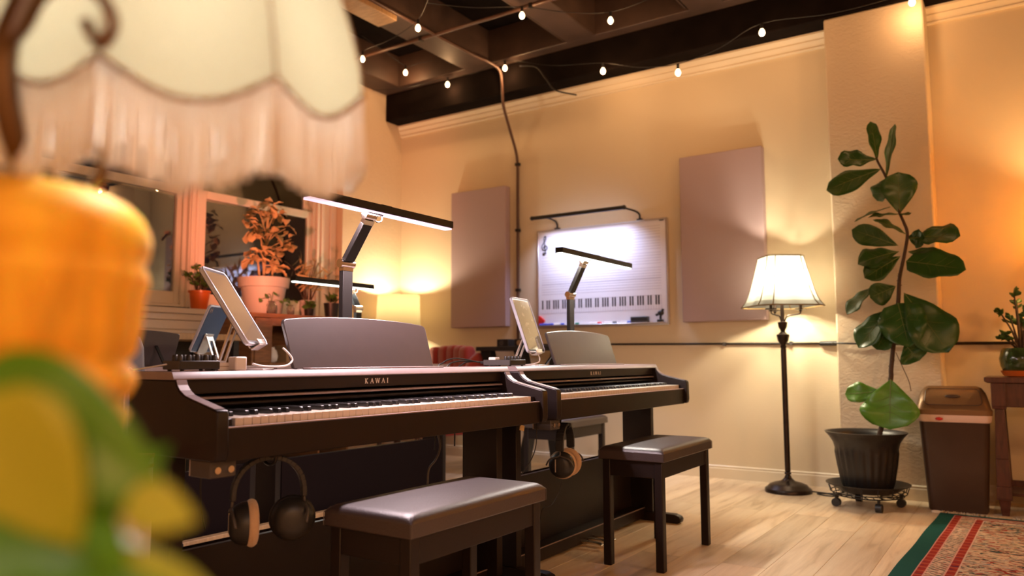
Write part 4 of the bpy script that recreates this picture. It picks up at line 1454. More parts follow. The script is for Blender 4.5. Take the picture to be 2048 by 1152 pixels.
# ------------------------------------------------------------ right hand table with jade plant
tb = thing('console_table', 'dark mahogany side table with turned legs, against the right wall part', 'table', (0.45, 5.12, 0))
MB().prism([(-0.645, 0.712), (-0.63, 0.704), (0.63, 0.704), (0.645, 0.712), (0.645, 0.735), (-0.645, 0.735)], 'y', -0.20, 0.22).build('top', M_DARKWOOD, tb, bevel=0.004)
for s in (-1, 1):
    MB().box((-0.59, s * 0.165 - 0.01, 0.575), (0.59, s * 0.165 + 0.01, 0.704)).build('apron', M_DARKWOOD, tb, bevel=0.003)
    MB().box((s * 0.59 - 0.01, -0.155, 0.575), (s * 0.59 + 0.01, 0.155, 0.704)).build('apron', M_DARKWOOD, tb, bevel=0.003)
for x in (-0.582, -0.586 + 1.168):
    for y in (-0.165, 0.165):
        lg = MB()
        for z0, z1, a, b in ((0.0, 0.085, 0.017, 0.028), (0.085, 0.092, 0.036, 0.036), (0.092, 0.155, 0.036, 0.034), (0.155, 0.30, 0.033, 0.030), (0.30, 0.565, 0.030, 0.022), (0.565, 0.58, 0.032, 0.034), (0.58, 0.703, 0.034, 0.034)):
            A_ = [lg.b.verts.new((x + i * a, y + j * a, z0)) for i, j in ((-1, -1), (1, -1), (1, 1), (-1, 1))]
            B_ = [lg.b.verts.new((x + i * b, y + j * b, z1)) for i, j in ((-1, -1), (1, -1), (1, 1), (-1, 1))]
            lg.b.faces.new(A_[::-1])
            lg.b.faces.new(B_)
            for k in range(4):
                lg.b.faces.new((A_[k], A_[(k + 1) % 4], B_[(k + 1) % 4], B_[k]))
        lg.build('leg', M_DARKWOOD, tb, bevel=0.002)
MB().box((-0.56, 0.13, 0.115), (0.56, 0.16, 0.15)).build('stretcher', M_DARKWOOD, tb, bevel=0.003)
MB().box((-0.56, -0.13, 0.10), (0.56, 0.13, 0.115)).build('lower_shelf', M_DARKWOOD, tb, bevel=0.003)

jd = thing('jade_plant', 'jade plant in a round green glass bowl on the dark side table', 'plant', (-0.015, 5.10, 0.7352))
MB().lathe([(0.07, 0), (0.092, 0.004), (0.104, 0.028), (0.106, 0.034), (0.098, 0.034), (0.09, 0.012), (0.02, 0.008)], seg=28).build('saucer', M_TERRA, jd, smooth=True, auto=40)
MB().lathe([(0.072, 0.009), (0.090, 0.02), (0.106, 0.06), (0.110, 0.10), (0.100, 0.14), (0.090, 0.158), (0.086, 0.158), (0.096, 0.135), (0.10, 0.10), (0.08, 0.03), (0.05, 0.02)], seg=28).build('bowl', M_GREENGLASS, jd, smooth=True, auto=40)
MB().lathe([(0.001, 0.135), (0.094, 0.133)], seg=20, cap=False).build('soil', M_SOIL, jd)
stm = MB()
rj = random.Random(3)
tips = []
for k in range(9):
    a = rj.random() * 6.28
    r = 0.03 + 0.09 * rj.random()
    z = 0.22 + 0.22 * rj.random()
    p = (r * math.cos(a), r * math.sin(a) * 0.8, z)
    tips.append(p)
    stm.tube(smoothpts([(0.01 * math.cos(a), 0.01 * math.sin(a), 0.13), (p[0] * 0.4, p[1] * 0.4, 0.13 + (z - 0.13) * 0.5), p], 4), 0.007, 6, r2=0.003)
for q in ((-0.09, 0, 0.235), (-0.02, -0.02, 0.47), (-0.045, 0.0, 0.33)):
    tips.append(q)
    stm.tube(smoothpts([(-0.005, 0, 0.13), (q[0] * 0.6, q[1], 0.13 + (q[2] - 0.13) * 0.6), q], 4), 0.007, 6, r2=0.003)
stm.build('stem', M_BARK, jd, smooth=True)
jl = MB()
for p in tips:
    for k in range(9):
        d = Vector((rj.uniform(-1, 1), rj.uniform(-1, 1), rj.uniform(-0.2, 1.2))).normalized()
        b0_ = Vector(p) - d * 0.005 + Vector((0, 0, -0.012 * k / 3))
        leaf_grid(jl, b0_, b0_ + d * rj.uniform(0.035, 0.055), 0.026, d.orthogonal(), 'obovate', 0.1, 0.1, 4, 2)
o = jl.build('foliage', M_LEAFS, jd, smooth=True, solid=0.003)
o['kind'] = 'stuff'

rl = thing('table_lamp', 'tall lamp with an amber cloth shade on the right side table, past the picture edge', 'lamp', (0.36, 5.13, 0.7352))
MB().lathe([(0.085, 0), (0.085, 0.015), (0.03, 0.03), (0.05, 0.14), (0.06, 0.28), (0.03, 0.46), (0.012, 0.54), (0.012, 0.78)], seg=24).build('base', M_BRONZE, rl, smooth=True, auto=40)
MB().lathe([(0.215, 0.63), (0.13, 0.955)], seg=32, cap=False).build('lamp_shade', M_ORSH, rl, smooth=True)
MB().ball((0, 0, 0.80), 0.03).build('bulb', M_LAMPBULB, rl, smooth=True)
lamp('table_lamp_light', 'POINT', (0.36, 5.13, 1.57), 24, (1.0, 0.60, 0.24), 0.04)

# ------------------------------------------------------------ rug
rg = thing('rug', 'red and cream patterned wool rug with a dark green border', 'rug', (-0.428, 4.815, 0.0), math.radians(-2.2))
rm = MB()
nx, ny = 24, 30
rrn = random.Random(5)
RV = [[rm.b.verts.new((1.5 * i / nx + (0.002 * math.sin(j * 0.7) if i == 0 else 0), -2.4 * j / ny, 0.009 + 0.0015 * math.sin(i * 1.3) * math.sin(j * 0.9))) for j in range(ny + 1)] for i in range(nx + 1)]
for i in range(nx):
    for j in range(ny):
        rm.b.faces.new((RV[i][j], RV[i + 1][j], RV[i + 1][j + 1], RV[i][j + 1]))
ext = bmesh.ops.extrude_face_region(rm.b, geom=list(rm.b.faces))
for v in [g for g in ext['geom'] if isinstance(g, bmesh.types.BMVert)]:
    v.co.z = 0.0008
rm.build('pile', M_RUG, rg)
fm = MB()
for k in range(230):
    x = 1.5 * (k + 0.5) / 230 + rrn.uniform(-0.003, 0.003)
    L_ = rrn.uniform(0.05, 0.078)
    dx = rrn.uniform(-0.012, 0.012)
    fm.tube([(x, 0.0, 0.005), (x + dx * 0.4, L_ * 0.5, rrn.uniform(0.005, 0.009)), (x + dx, L_, 0.005)], 0.0042, 4)
fm.tube([(-0.02 + 0.02 * math.cos(a), 0.018 + 0.013 * math.sin(a), 0.007) for a in [2 * PI * k / 10 for k in range(10)]], 0.007, 6, closed=True)
o = fm.build('fringe', M_RUGFR, rg)
o['kind'] = 'stuff'

# ------------------------------------------------------------ back left: shelf, plants, chairs
sf = thing('bookshelf', 'oak shelf unit under the window carrying the potted plants', 'shelf', (-4.60, 3.86, 0))
hx, y0s, y1s, zt_ = 0.20, -0.46, 0.46, 1.165
MB().box((-hx - 0.005, y0s - 0.015, zt_ - 0.03), (hx + 0.01, y1s + 0.015, zt_)).build('top_board', M_WOOD, sf, bevel=0.003)
for y in (y0s, -0.31, 0.15, y1s - 0.02):
    MB().box((-hx, y, 0), (hx, y + 0.02, zt_ - 0.03)).build('side_board', M_WOOD, sf, bevel=0.002)
for z in (0.05, 0.42, 0.80):
    MB().box((-hx, y0s + 0.02, z), (hx - 0.005, y1s - 0.02, z + 0.02)).build('shelf_board', M_WOOD, sf)
MB().box((-hx, y0s, 0), (-hx + 0.012, y1s, zt_ - 0.03)).build('back_board', M_WOOD, sf)
MB().box((hx - 0.02, -0.29, zt_ - 0.085), (hx, 0.15, zt_ - 0.03)).build('rail', M_WOOD, sf, bevel=0.002)
MB().box((hx - 0.012, y0s + 0.022, 0.82), (hx + 0.006, -0.312, zt_ - 0.034)).build('door', M_WOOD, sf, bevel=0.003)
bx = thing('storage_box', 'tan cardboard box on the shelf beside the white figure', 'box', (-4.52, 3.84, 0.8202))
MB().box((-0.06, -0.09, 0), (0.06, 0.09, 0.10)).build('carton', M_TANWOOD, bx, bevel=0.002)
MB().box((-0.065, -0.095, 0.10), (0.065, 0.095, 0.125)).build('carton_lid', M_TANWOOD, bx, bevel=0.002)
wf = thing('ceramic_vase', 'small white rounded vase on the shelf left of the tan box', 'vase', (-4.50, 3.655, 0.8202))
MB().lathe([(0.02, 0), (0.035, 0.01), (0.042, 0.045), (0.032, 0.085), (0.015, 0.10), (0.018, 0.11)], seg=18).build('body', M_WHITEPL, wf, smooth=True)

wp = thing('potted_tree', 'bushy plant lit orange in a large off-white pot before the window', 'plant', (-4.62, 3.66, 1.1655))
MB().lathe([(0.125, 0), (0.130, 0.006), (0.158, 0.19), (0.160, 0.198), (0.178, 0.200), (0.186, 0.262), (0.187, 0.268), (0.172, 0.268), (0.160, 0.20)], seg=32).build('pot', M_WHITEPOT, wp, smooth=True, auto=40)
MB().lathe([(0.001, 0.245), (0.166, 0.24)], seg=20, cap=False).build('soil', M_SOIL, wp)
rp_ = random.Random(11)
stm = MB()
ends = []
for s0, top in (((-0.01, 0.005), (0.0, 0.03, 0.78)), ((0.03, 0.05), (0.02, 0.06, 0.40)), ((0.0, -0.035), (0.03, -0.10, 0.47)), ((-0.02, 0.02), (-0.03, -0.02, 0.62))):
    P = smoothpts([(s0[0], s0[1], 0.235), (s0[0] * 0.6 + top[0] * 0.4, s0[1] * 0.6 + top[1] * 0.4, 0.235 + (top[2] - 0.235) * 0.5), top], 5)
    stm.tube(P, 0.010, 7, r2=0.005)
    ends.append(top)
for e in ((0.06, -0.20, 0.68), (0.04, -0.13, 0.60), (0.02, 0.17, 0.66), (0.05, 0.20, 0.58), (0.06, 0.12, 0.52), (-0.02, 0.05, 0.84), (0.02, -0.09, 0.78), (0.0, 0.12, 0.80), (0.08, 0.02, 0.62), (0.07, -0.06, 0.48), (0.06, -0.12, 0.40), (0.05, 0.09, 0.37)):
    z0_ = 0.36 + (e[2] - 0.36) * 0.55
    stm.tube(smoothpts([(0.0, 0.012, z0_), (e[0] * 0.6, e[1] * 0.5, z0_ + (e[2] - z0_) * 0.6), e], 4), 0.005, 6, r2=0.003)
    ends.append(e)
stm.build('stem', M_LEAFW, wp, smooth=True)
base_leaves = []
for k in range(3):
    lm = leaf_grid(MB(), (0, 0, 0), (0, 0.11, 0), 0.062, (0, 0, 1), 'obovate', 0.25 + 0.1 * k, 0.22, 6, 4, 0.25, k)
    o = lm.build('leaf', M_LEAFW, wp, smooth=True, solid=0.001)
    base_leaves.append(o)
first = True
cnt = 0
for e in ends:
    for q in range(7):
        a = rp_.random() * 6.28
        el = rp_.uniform(-0.9, 0.35)
        d = Vector((math.cos(a) * math.cos(el) * 0.9, math.sin(a) * math.cos(el), math.sin(el)))
        s = rp_.uniform(0.6, 1.05)
        src = base_leaves[cnt % 3]
        if cnt < 3:
            o = src
        else:
            o = src.copy()
            COL.objects.link(o)
        o.rotation_euler = (d.to_track_quat('Y', 'Z').to_matrix() @ Matrix.Rotation(rp_.uniform(-0.5, 0.5), 3, 'Y')).to_euler()
        o.location = Vector(e) + Vector((rp_.uniform(-0.03, 0.03), rp_.uniform(-0.03, 0.03), rp_.uniform(-0.05, 0.03)))
        o.scale = (s, s, s)
        cnt += 1


def bushy(nm, label, loc, pot, potm, nst, h, r, leafs, lw, shape, m, seed, upz=0.3, droop=0.0, per=10):
    t = thing(nm, label, 'plant', loc)
    MB().lathe(pot, seg=28).build('pot', potm, t, smooth=True, auto=40)
    ztop = max(z for _, z in pot) - 0.015
    rr = min(x for x, z in pot if z > ztop - 0.01) * 0.96
    MB().lathe([(0.001, ztop), (rr, ztop - 0.003)], seg=18, cap=False).build('soil', M_SOIL, t)
    rn = random.Random(seed)
    st, fo = MB(), MB()
    for k in range(nst):
        a = 2 * PI * (k + rn.random()) / nst
        rad = r * rn.uniform(0.25, 1.0)
        zz = ztop + h * rn.uniform(0.55, 1.0) * (1.1 - 0.35 * rad / r)
        e = Vector((rad * math.cos(a), rad * math.sin(a), zz))
        P = smoothpts([(0.02 * math.cos(a), 0.02 * math.sin(a), ztop - 0.005), (e.x * 0.45, e.y * 0.45, ztop + (zz - ztop) * 0.6), e], 4)
        st.tube(P, 0.004, 5, r2=0.002)
        for q in range(per):
            p = P[int(len(P) * (0.35 + 0.6 * q / per))]
            d = Vector((rn.uniform(-1, 1), rn.uniform(-1, 1), rn.uniform(-0.5, 1) * 0.7 + upz)).normalized()
            leaf_grid(fo, p, p + d * leafs * rn.uniform(0.7, 1.1), lw, d.orthogonal() + Vector((0, 0, 0.5)), shape, 0.2 + droop, 0.15, 5, 2)
    st.build('stem', M_BARK, t, smooth=True)
    o = fo.build('foliage', m, t, smooth=True)
    o['kind'] = 'stuff'
    return t


bushy('potted_plant', 'small leafy plant in an orange pot on the window sill', (-4.93, 3.345, 1.2003), [(0.052, 0), (0.056, 0.005), (0.072, 0.118), (0.079, 0.12), (0.080, 0.135), (0.074, 0.135), (0.068, 0.11)], M_TERRA,
      16, 0.22, 0.145, 0.042, 0.024, 'obovate', M_LEAFS, 4, 0.1, 0.1, 9)
bushy('potted_plant', 'feathery plant in a white cylinder pot right of the big off-white pot', (-4.60, 4.06, 1.1655), [(0.055, 0), (0.058, 0.004), (0.060, 0.125), (0.060, 0.13), (0.054, 0.13), (0.053, 0.11)], M_WHITEPOT,
      14, 0.38, 0.20, 0.11, 0.020, 'lance', M_LEAFW, 8, 0.45, 0.1, 7)
bushy('potted_plant', 'young yellow-green plant in a black pot at the right end of the shelf', (-4.52, 4.235, 1.1655), [(0.045, 0), (0.05, 0.004), (0.062, 0.10), (0.064, 0.115), (0.057, 0.115), (0.053, 0.095)], M_POTBLK,
      6, 0.10, 0.12, 0.075, 0.05, 'heart', M_LEAFS, 15, 0.3, 0.1, 3)
bushy('potted_plant', 'dark leafy plant in a black nursery pot left of the feathery plant', (-4.47, 3.96, 1.1655), [(0.03, 0), (0.032, 0.004), (0.036, 0.05), (0.038, 0.055), (0.033, 0.055), (0.031, 0.04)], M_POTBLK,
      7, 0.09, 0.07, 0.055, 0.04, 'heart', M_LEAFS, 21, 0.2, 0.2, 3)


def jar(label, x, y, sc, seed):
    t = thing('cutting_jar', label, 'jar', (x, y, 1.1655), 0, 'glass jars of plant cuttings on the shelf')
    MB().lathe([(0.022 * sc, 0), (0.026 * sc, 0.003), (0.027 * sc, 0.05 * sc), (0.018 * sc, 0.062 * sc), (0.019 * sc, 0.072 * sc), (0.017 * sc, 0.072 * sc), (0.016 * sc, 0.06 * sc), (0.024 * sc, 0.048 * sc), (0.022 * sc, 0.006)], seg=18).build('glass', mat('clear_glass', (0.85, 0.85, 0.8), 0.03, trans=0.95), t, smooth=True)
    rn = random.Random(seed)
    for k in range(4):
        a = rn.random() * 6.28
        p = Vector((0.05 * math.cos(a) * sc, 0.06 * math.sin(a) * sc, (0.07 + 0.05 * rn.random()) * sc))
        b_ = MB()
        b_.tube(smoothpts([(0, 0, 0.02), (p.x * 0.3, p.y * 0.3, p.z), p], 4), 0.0016, 5)
        leaf_grid(b_, p, p + Vector((0.02, 0.035 * math.sin(a), -0.022)), 0.034, (0.8, 0, 0.6), 'heart', 0.1, 0.1, 6, 4)
        b_.build('cutting', M_LEAFS, t, smooth=True)


jar('glass jar with trailing leaf cuttings at the left of the shelf top', -4.455, 3.60, 1.25, 2)
jar('glass jar with leaf cuttings in front of the off-white pot', -4.45, 3.77, 1.0, 6)
sc2 = thing('sill_cable', 'thin dark cable lying loose along the window sill', 'cable')
MB().tube(smoothpts([(-4.90, 2.1, 1.2045), (-4.89, 2.7, 1.2045), (-4.90, 2.86, 1.2045), (-4.88, 2.98, 1.2045), (-4.87, 3.12, 1.2045), (-4.87, 3.23, 1.2045)], 5), 0.004, 6).build('cord', M_CABLE, sc2, smooth=True)

lt_ = thing('low_table', 'low tan wooden table against the wall under the left window', 'table', (-4.55, 2.75, 0))
MB().box((-0.25, -0.62, 0.965), (0.25, 0.50, 1.005)).build('table_top', M_TANWOOD, lt_, bevel=0.004)
for x in (-0.22, 0.22):
    for y in (-0.58, 0.46):
        MB().box((x - 0.02, y - 0.02, 0), (x + 0.02, y + 0.02, 0.965)).build('leg', M_BLACKMETAL, lt_)
MB().box((-0.24, -0.6, 0.55), (-0.22, 0.48, 0.965)).build('back_board', M_BLACKPL, lt_)

oc = thing('office_chair', 'black chair with a rounded grey-edged back behind the nearest piano', 'chair', (-2.50, 1.29, 0), math.radians(-8))
bk = loft([(0.0, rrect(0.20, 0.012, 0.011)), (0.02, rrect(0.215, 0.018, 0.016)), (0.30, rrect(0.205, 0.018, 0.016)), (0.36, rrect(0.19, 0.018, 0.016)), (0.385, rrect(0.16, 0.015, 0.014)), (0.392, rrect(0.12, 0.01, 0.009))]) if False else MB()
poly = [(-0.20, 0.56), (0.20, 0.56), (0.205, 0.60), (0.185, 0.88), (0.172, 0.915), (0.14, 0.935), (-0.14, 0.935), (-0.172, 0.915), (-0.185, 0.88), (-0.205, 0.60)]
bk.prism(poly, 'x', -0.018, 0.018)
bk.build('backrest', M_GREYPL, oc, bevel=0.012, bseg=3)
MB().box((-0.42, -0.22, 0.43), (-0.02, 0.22, 0.49)).build('seat', M_BLACKPL, oc, bevel=0.02, bseg=3)
for y in (-0.15, 0.15):
    MB().bar((-0.04, y, 0.47), (0.0, y, 0.60), 0.03, 0.012, (0, 1, 0)).build('back_support', M_BLACKMETAL, oc)
for x in (-0.38, -0.05):
    for y in (-0.2, 0.2):
        MB().cyl((x, y, 0.0), (x * 0.95 - 0.01, y * 0.93, 0.435), 0.012, seg=10).build('leg', M_BLACKMETAL, oc, smooth=True, auto=40)

# red tufted armchair in the corner
ac = thing('armchair', 'red velvet channel-back armchair against the far wall', 'armchair', (-4.02, 4.86, 0), math.radians(-20))
nch = 5
for k in range(nch):
    a = -0.26 + 0.13 * k - 0.0
    y = -0.24 + 0.12 * k
    x = 0.22 - 0.55 * (abs(y) ** 2)
    h = 0.958 - 0.10 * abs(y) ** 1.5
    ch = loft([(0.42, rrect(0.058, 0.05, 0.03)), (0.80, rrect(0.060, 0.055, 0.03)), (h - 0.04, rrect(0.059, 0.055, 0.03)), (h - 0.012, rrect(0.05, 0.045, 0.025)), (h, rrect(0.03, 0.025, 0.015))])
    o = ch.build('back_channel', M_RED, ac, smooth=True, auto=60)
    o.location = (y, x, 0)
for s in (-1, 1):
    MB().prism([(-0.36, 0.30), (0.28, 0.30), (0.28, 0.86), (0.22, 0.90), (0.14, 0.84), (0.05, 0.66), (-0.30, 0.60), (-0.36, 0.56)], 'x', s * 0.35 - 0.035, s * 0.35 + 0.035).build('wing', M_RED, ac, bevel=0.02, bseg=3)
    for y in (-0.30, 0.22):
        MB().cyl((s * 0.32, y, 0), (s * 0.32, y, 0.26), 0.014, 0.022, seg=10).build('leg', M_DARKWOOD, ac, smooth=True, auto=40)
MB().box((-0.33, -0.36, 0.25), (0.33, 0.24, 0.36)).build('seat_base', M_RED, ac, bevel=0.02, bseg=3)
MB().box((-0.31, -0.37, 0.36), (0.31, 0.16, 0.47)).build('seat_cushion', M_RED, ac, bevel=0.04, bseg=4)
cu2 = thing('cushion', 'small mottled dark green cushion on the red armchair', 'cushion', (-4.08, 4.70, 0.471), math.radians(-20))
MB().ball((0, 0.08, 0.17), 0.17, 1.05, 0.38, 1.0, 20, 12).build('cover', mat('cushion_green', (0.035, 0.05, 0.022), 0.9, var=0.7, vscale=40), cu2, smooth=True)

# black keyboard stand desk with two little speakers
kd = thing('studio_desk', 'black desk with angular cut-out legs against the far wall', 'desk', (-3.16, 5.08, 0))
MB().box((-0.43, -0.20, 0.905), (0.36, 0.24, 0.938)).build('desk_top', M_BLACKPL, kd, bevel=0.004)
for s, x in ((1, -0.36), (1, -0.05), (-1, 0.28)):
    MB().prism([(x - 0.04, 0.905), (x + 0.05, 0.905), (x + 0.05 + s * 0.10, 0.45), (x - 0.0 + s * 0.10, 0.45)], 'y', -0.18, -0.10).build('frame_leg', M_BLACKMETAL, kd, bevel=0.003)
    MB().prism([(x + s * 0.10, 0.45), (x + 0.05 + s * 0.10, 0.45), (x + 0.05, 0.0), (x - 0.03, 0.0)], 'y', -0.18, -0.10).build('frame_leg', M_BLACKMETAL, kd, bevel=0.003)
MB().box((-0.33, -0.16, 0.45), (0.34, -0.12, 0.49)).build('cross_bar', M_BLACKMETAL, kd)
for x, lb in ((-3.485, 'small black desk speaker left of the wall conduit'), (-3.315, 'small black desk speaker just right of the wall conduit')):
    sp_ = thing('desk_speaker', lb, 'speaker', (x, 5.16, 0.9383), 0, 'small speakers on the black desk')
    MB().box((-0.056, -0.06, 0), (0.056, 0.06, 0.062)).build('cabinet', M_BLACKPL, sp_, bevel=0.004)
    q = MB()
    q.cyl((-0.012, -0.0615, 0.031), (-0.012, -0.0595, 0.031), 0.022, seg=20)
    q.build('cone', M_TANWOOD if x > -3.4 else M_GREYPL, sp_)

# drum lamp in the corner
DLX, DLY = -4.60, 5.10
sd = thing('side_table', 'small round table in the corner under the drum lamp', 'table', (DLX, DLY, 0))
MB().lathe([(0.24, 0.77), (0.24, 0.80), (0.001, 0.80)], seg=32).build('table_top', M_DARKWOOD, sd, smooth=True, auto=40)
MB().lathe([(0.16, 0), (0.15, 0.02), (0.03, 0.04), (0.025, 0.77)], seg=20).build('pedestal', M_DARKWOOD, sd, smooth=True, auto=40)
dl = thing('table_lamp', 'table lamp with a glowing cream drum shade in the corner', 'lamp', (DLX, DLY, 0.8002))
MB().lathe([(0.075, 0), (0.075, 0.015), (0.02, 0.03), (0.055, 0.12), (0.05, 0.20), (0.015, 0.27), (0.010, 0.37)], seg=24).build('base', M_WHITEPOT, dl, smooth=True, auto=40)
MB().lathe([(0.195, 0.33), (0.185, 0.605)], seg=40, cap=False).build('lamp_shade', M_DRUM, dl, smooth=True)
MB().ball((0, 0, 0.45), 0.03).build('bulb', M_LAMPBULB, dl, smooth=True)
lamp('drum_lamp_light', 'POINT', (DLX, DLY, 1.33), 15.0, (1.0, 0.84, 0.54), 0.035)

# ------------------------------------------------------------ things on top of the pianos
P1 = (-1.494, 1.7505, -0.0306)
P2 = (-1.478, 3.181, 0.0)
ZT = 0.8110


def ploc(P, u, v, z=ZT):
    x, y, a = P
    return (x + v * math.cos(a) - u * math.sin(a), y + v * math.sin(a) + u * math.cos(a), z)


def tablet(label, loc, th, ph, screen, back, standlabel, zb, L=0.248, W_=0.179):
    t = thing('tablet', label, 'tablet', loc, th, 'tablets on silver stands')
    upv = Vector((-math.sin(ph), 0, math.cos(ph)))
    nv = Vector((math.cos(ph), 0, math.sin(ph)))
    yv = Vector((0, 1, 0))

    def slab(mb, h0, h1, w, t0, t1, r, nn=4):
        ps = []
        hw, hc, hh = w / 2, (h0 + h1) / 2, (h1 - h0) / 2
        for cx_, cy_, a0 in ((hw - r, hh - r, 0), (-hw + r, hh - r, PI / 2), (-hw + r, -hh + r, PI), (hw - r, -hh + r, 1.5 * PI)):
            for k in range(nn + 1):
                a = a0 + PI / 2 * k / nn
                ps.append((cx_ + r * math.cos(a), cy_ + r * math.sin(a)))
        A_ = [mb.b.verts.new(yv * u_ + upv * (hc + v_) + nv * t0) for u_, v_ in ps]
        B_ = [mb.b.verts.new(yv * u_ + upv * (hc + v_) + nv * t1) for u_, v_ in ps]
        mb.b.faces.new(A_[::-1])
        mb.b.faces.new(B_)
        for i in range(len(ps)):
            j = (i + 1) % len(ps)
            mb.b.faces.new((A_[i], A_[j], B_[j], B_[i]))
        return mb
    slab(MB(), 0.0, L, W_, -0.010, -0.0015, 0.012).build('case', M_CLEAR, t, bevel=0.002)
    rim = MB()
    fr_ = smoothpts
    hw = W_ / 2
    rim.tube([yv * a + upv * b + nv * 0.0005 for a, b in ((hw - 0.012, 0.002), (hw - 0.002, 0.012), (hw - 0.002, L - 0.012), (hw - 0.012, L - 0.002), (-hw + 0.012, L - 0.002), (-hw + 0.002, L - 0.012), (-hw + 0.002, 0.012), (-hw + 0.012, 0.002))], 0.0026, 6, closed=True)
    rim.build('case_rim', M_CLEAR, t, smooth=True)
    slab(MB(), 0.004, L - 0.004, W_ - 0.008, -0.0014, 0.0004, 0.010).build('bezel', M_BLACKPL, t)
    slab(MB(), 0.012, L - 0.012, W_ - 0.022, 0.0004, 0.0010, 0.006).build('screen', screen, t)
    slab(MB(), 0.006, L - 0.006, W_ - 0.012, -0.0125, -0.0101, 0.010).build('back_cover', back, t)
    lens = MB()
    pts_ = []
    for k in range(16):
        a = 2 * PI * k / 16
        pts_.append(yv * (hw - 0.022 + 0.007 * math.cos(a)) + upv * (L - 0.026 + (0.014 if math.sin(a) > 0 else 0) + 0.007 * math.sin(a) - 0.007) - nv * 0.0132)
    lens.tube(pts_, 0.0012, 5, closed=True)
    lens.build('camera_ring', M_CHROME, t)
    # stand
    s = thing('tablet_stand', standlabel, 'stand', (loc[0], loc[1], zb), th, 'silver tablet stands')
    dz = loc[2] - zb
    MB().box((-0.115, -0.05, 0.0), (0.03, 0.05, 0.004)).build('base_plate', M_SILVER, s, bevel=0.0015)
    top = upv * (L * 0.36) - nv * 0.019 + Vector((0, 0, dz))
    bot = Vector((-0.105, 0, 0.006))
    ar = MB()
    for y in (-0.022, 0.022):
        ar.bar(bot + yv * y, top + yv * y, 0.014, 0.005, (0, 1, 0))
    m1 = bot + (top - bot) * 0.08
    m2 = bot + (top - bot) * 0.92
    for m_, ln_ in ((m1, 0.14), (m2, 0.14)):
        d = (top - bot)
        ar.bar(m_ - d * ln_ / 2, m_ + d * ln_ / 2, 0.032, 0.005, (0, 1, 0))
    ar.build('arm', M_SILVER, s, bevel=0.001)
    cr_ = MB()
    c0 = Vector((0, 0, dz)) - nv * 0.0155
    cr_.obox(c0 + upv * (L * 0.20), yv, upv, nv, 0.075, L * 0.42, 0.004)
    cr_.obox(c0 + upv * (-0.006) + nv * 0.012, yv, nv, upv, 0.06, 0.028, 0.004)
    cr_.obox(c0 + upv * (0.003) + nv * 0.0265, yv, upv, nv, 0.06, 0.016, 0.003)
    cr_.build('cradle', M_SILVER, s, bevel=0.001)
    return t


def app_screen():
    m = bpy.data.materials.new('tablet_app_screen')
    m.use_nodes = True
    nt, N, L, p = nodes_of(m)
    p.inputs['Base Color'].default_value = (0.10, 0.08, 0.065, 1)
    p.inputs['Roughness'].default_value = 0.06
    p.inputs['Emission Color'].default_value = (1.0, 0.6, 0.3, 1)
    p.inputs['Emission Strength'].default_value = 0.08
    p.inputs['Coat Weight'].default_value = 1.0
    p.inputs['Coat Roughness'].default_value = 0.03
    tc = N.new('ShaderNodeTexCoord')
    nz = N.new('ShaderNodeTexNoise')
    nz.inputs['Scale'].default_value = 34
    nz.inputs['Detail'].default_value = 3
    L.new(tc.outputs['Object'], nz.inputs[0])
    rp = N.new('ShaderNodeValToRGB')
    rp.color_ramp.elements[0].position = 0.60
    rp.color_ramp.elements[0].color = (0.09, 0.075, 0.06, 1)
    rp.color_ramp.elements[1].position = 0.66
    rp.color_ramp.elements[1].color = (0.22, 0.18, 0.14, 1)
    L.new(nz.outputs[0], rp.inputs[0])
    L.new(rp.outputs[0], p.inputs['Base Color'])
    return m


tablet('large tablet in a clear case tilted back on the nearest piano', (-1.771, 1.391, 0.881), math.radians(34.7), math.radians(32.4), M_SCREEN, M_TABBACK, 'silver folding stand under the tablet on the nearest piano', ZT)
tablet('tablet with a smudged screen on the farther piano', (-1.733, 2.798, 0.868), math.radians(8.3), math.radians(19.3), app_screen(), M_TABBACK, 'silver folding stand under the tablet on the farther piano', ZT)
tablet('blue-backed tablet in the back row, seen from behind', (-3.403, 2.317, 0.881), math.radians(-156.8), math.radians(24.6), M_SCREENOFF, M_TABBACK, 'silver stand holding the blue-backed tablet in the back row', ZT)
sheet = thing('card', 'small pale card propped behind the right corner of the front music desk', 'card', (-3.30, 3.73, ZT + 0.003), math.radians(180))
MB().obox((0, 0, 0.145), (0, 1, 0), (-0.3, 0, 1), (1, 0, 0.3), 0.105, 0.11, 0.004).build('sheet', M_WHITEPOT, sheet)
MB().bar((0.0, 0, 0.0), (0.025, 0, 0.10), 0.03, 0.004, (0, 1, 0)).build('prop', M_GREYPL, sheet)


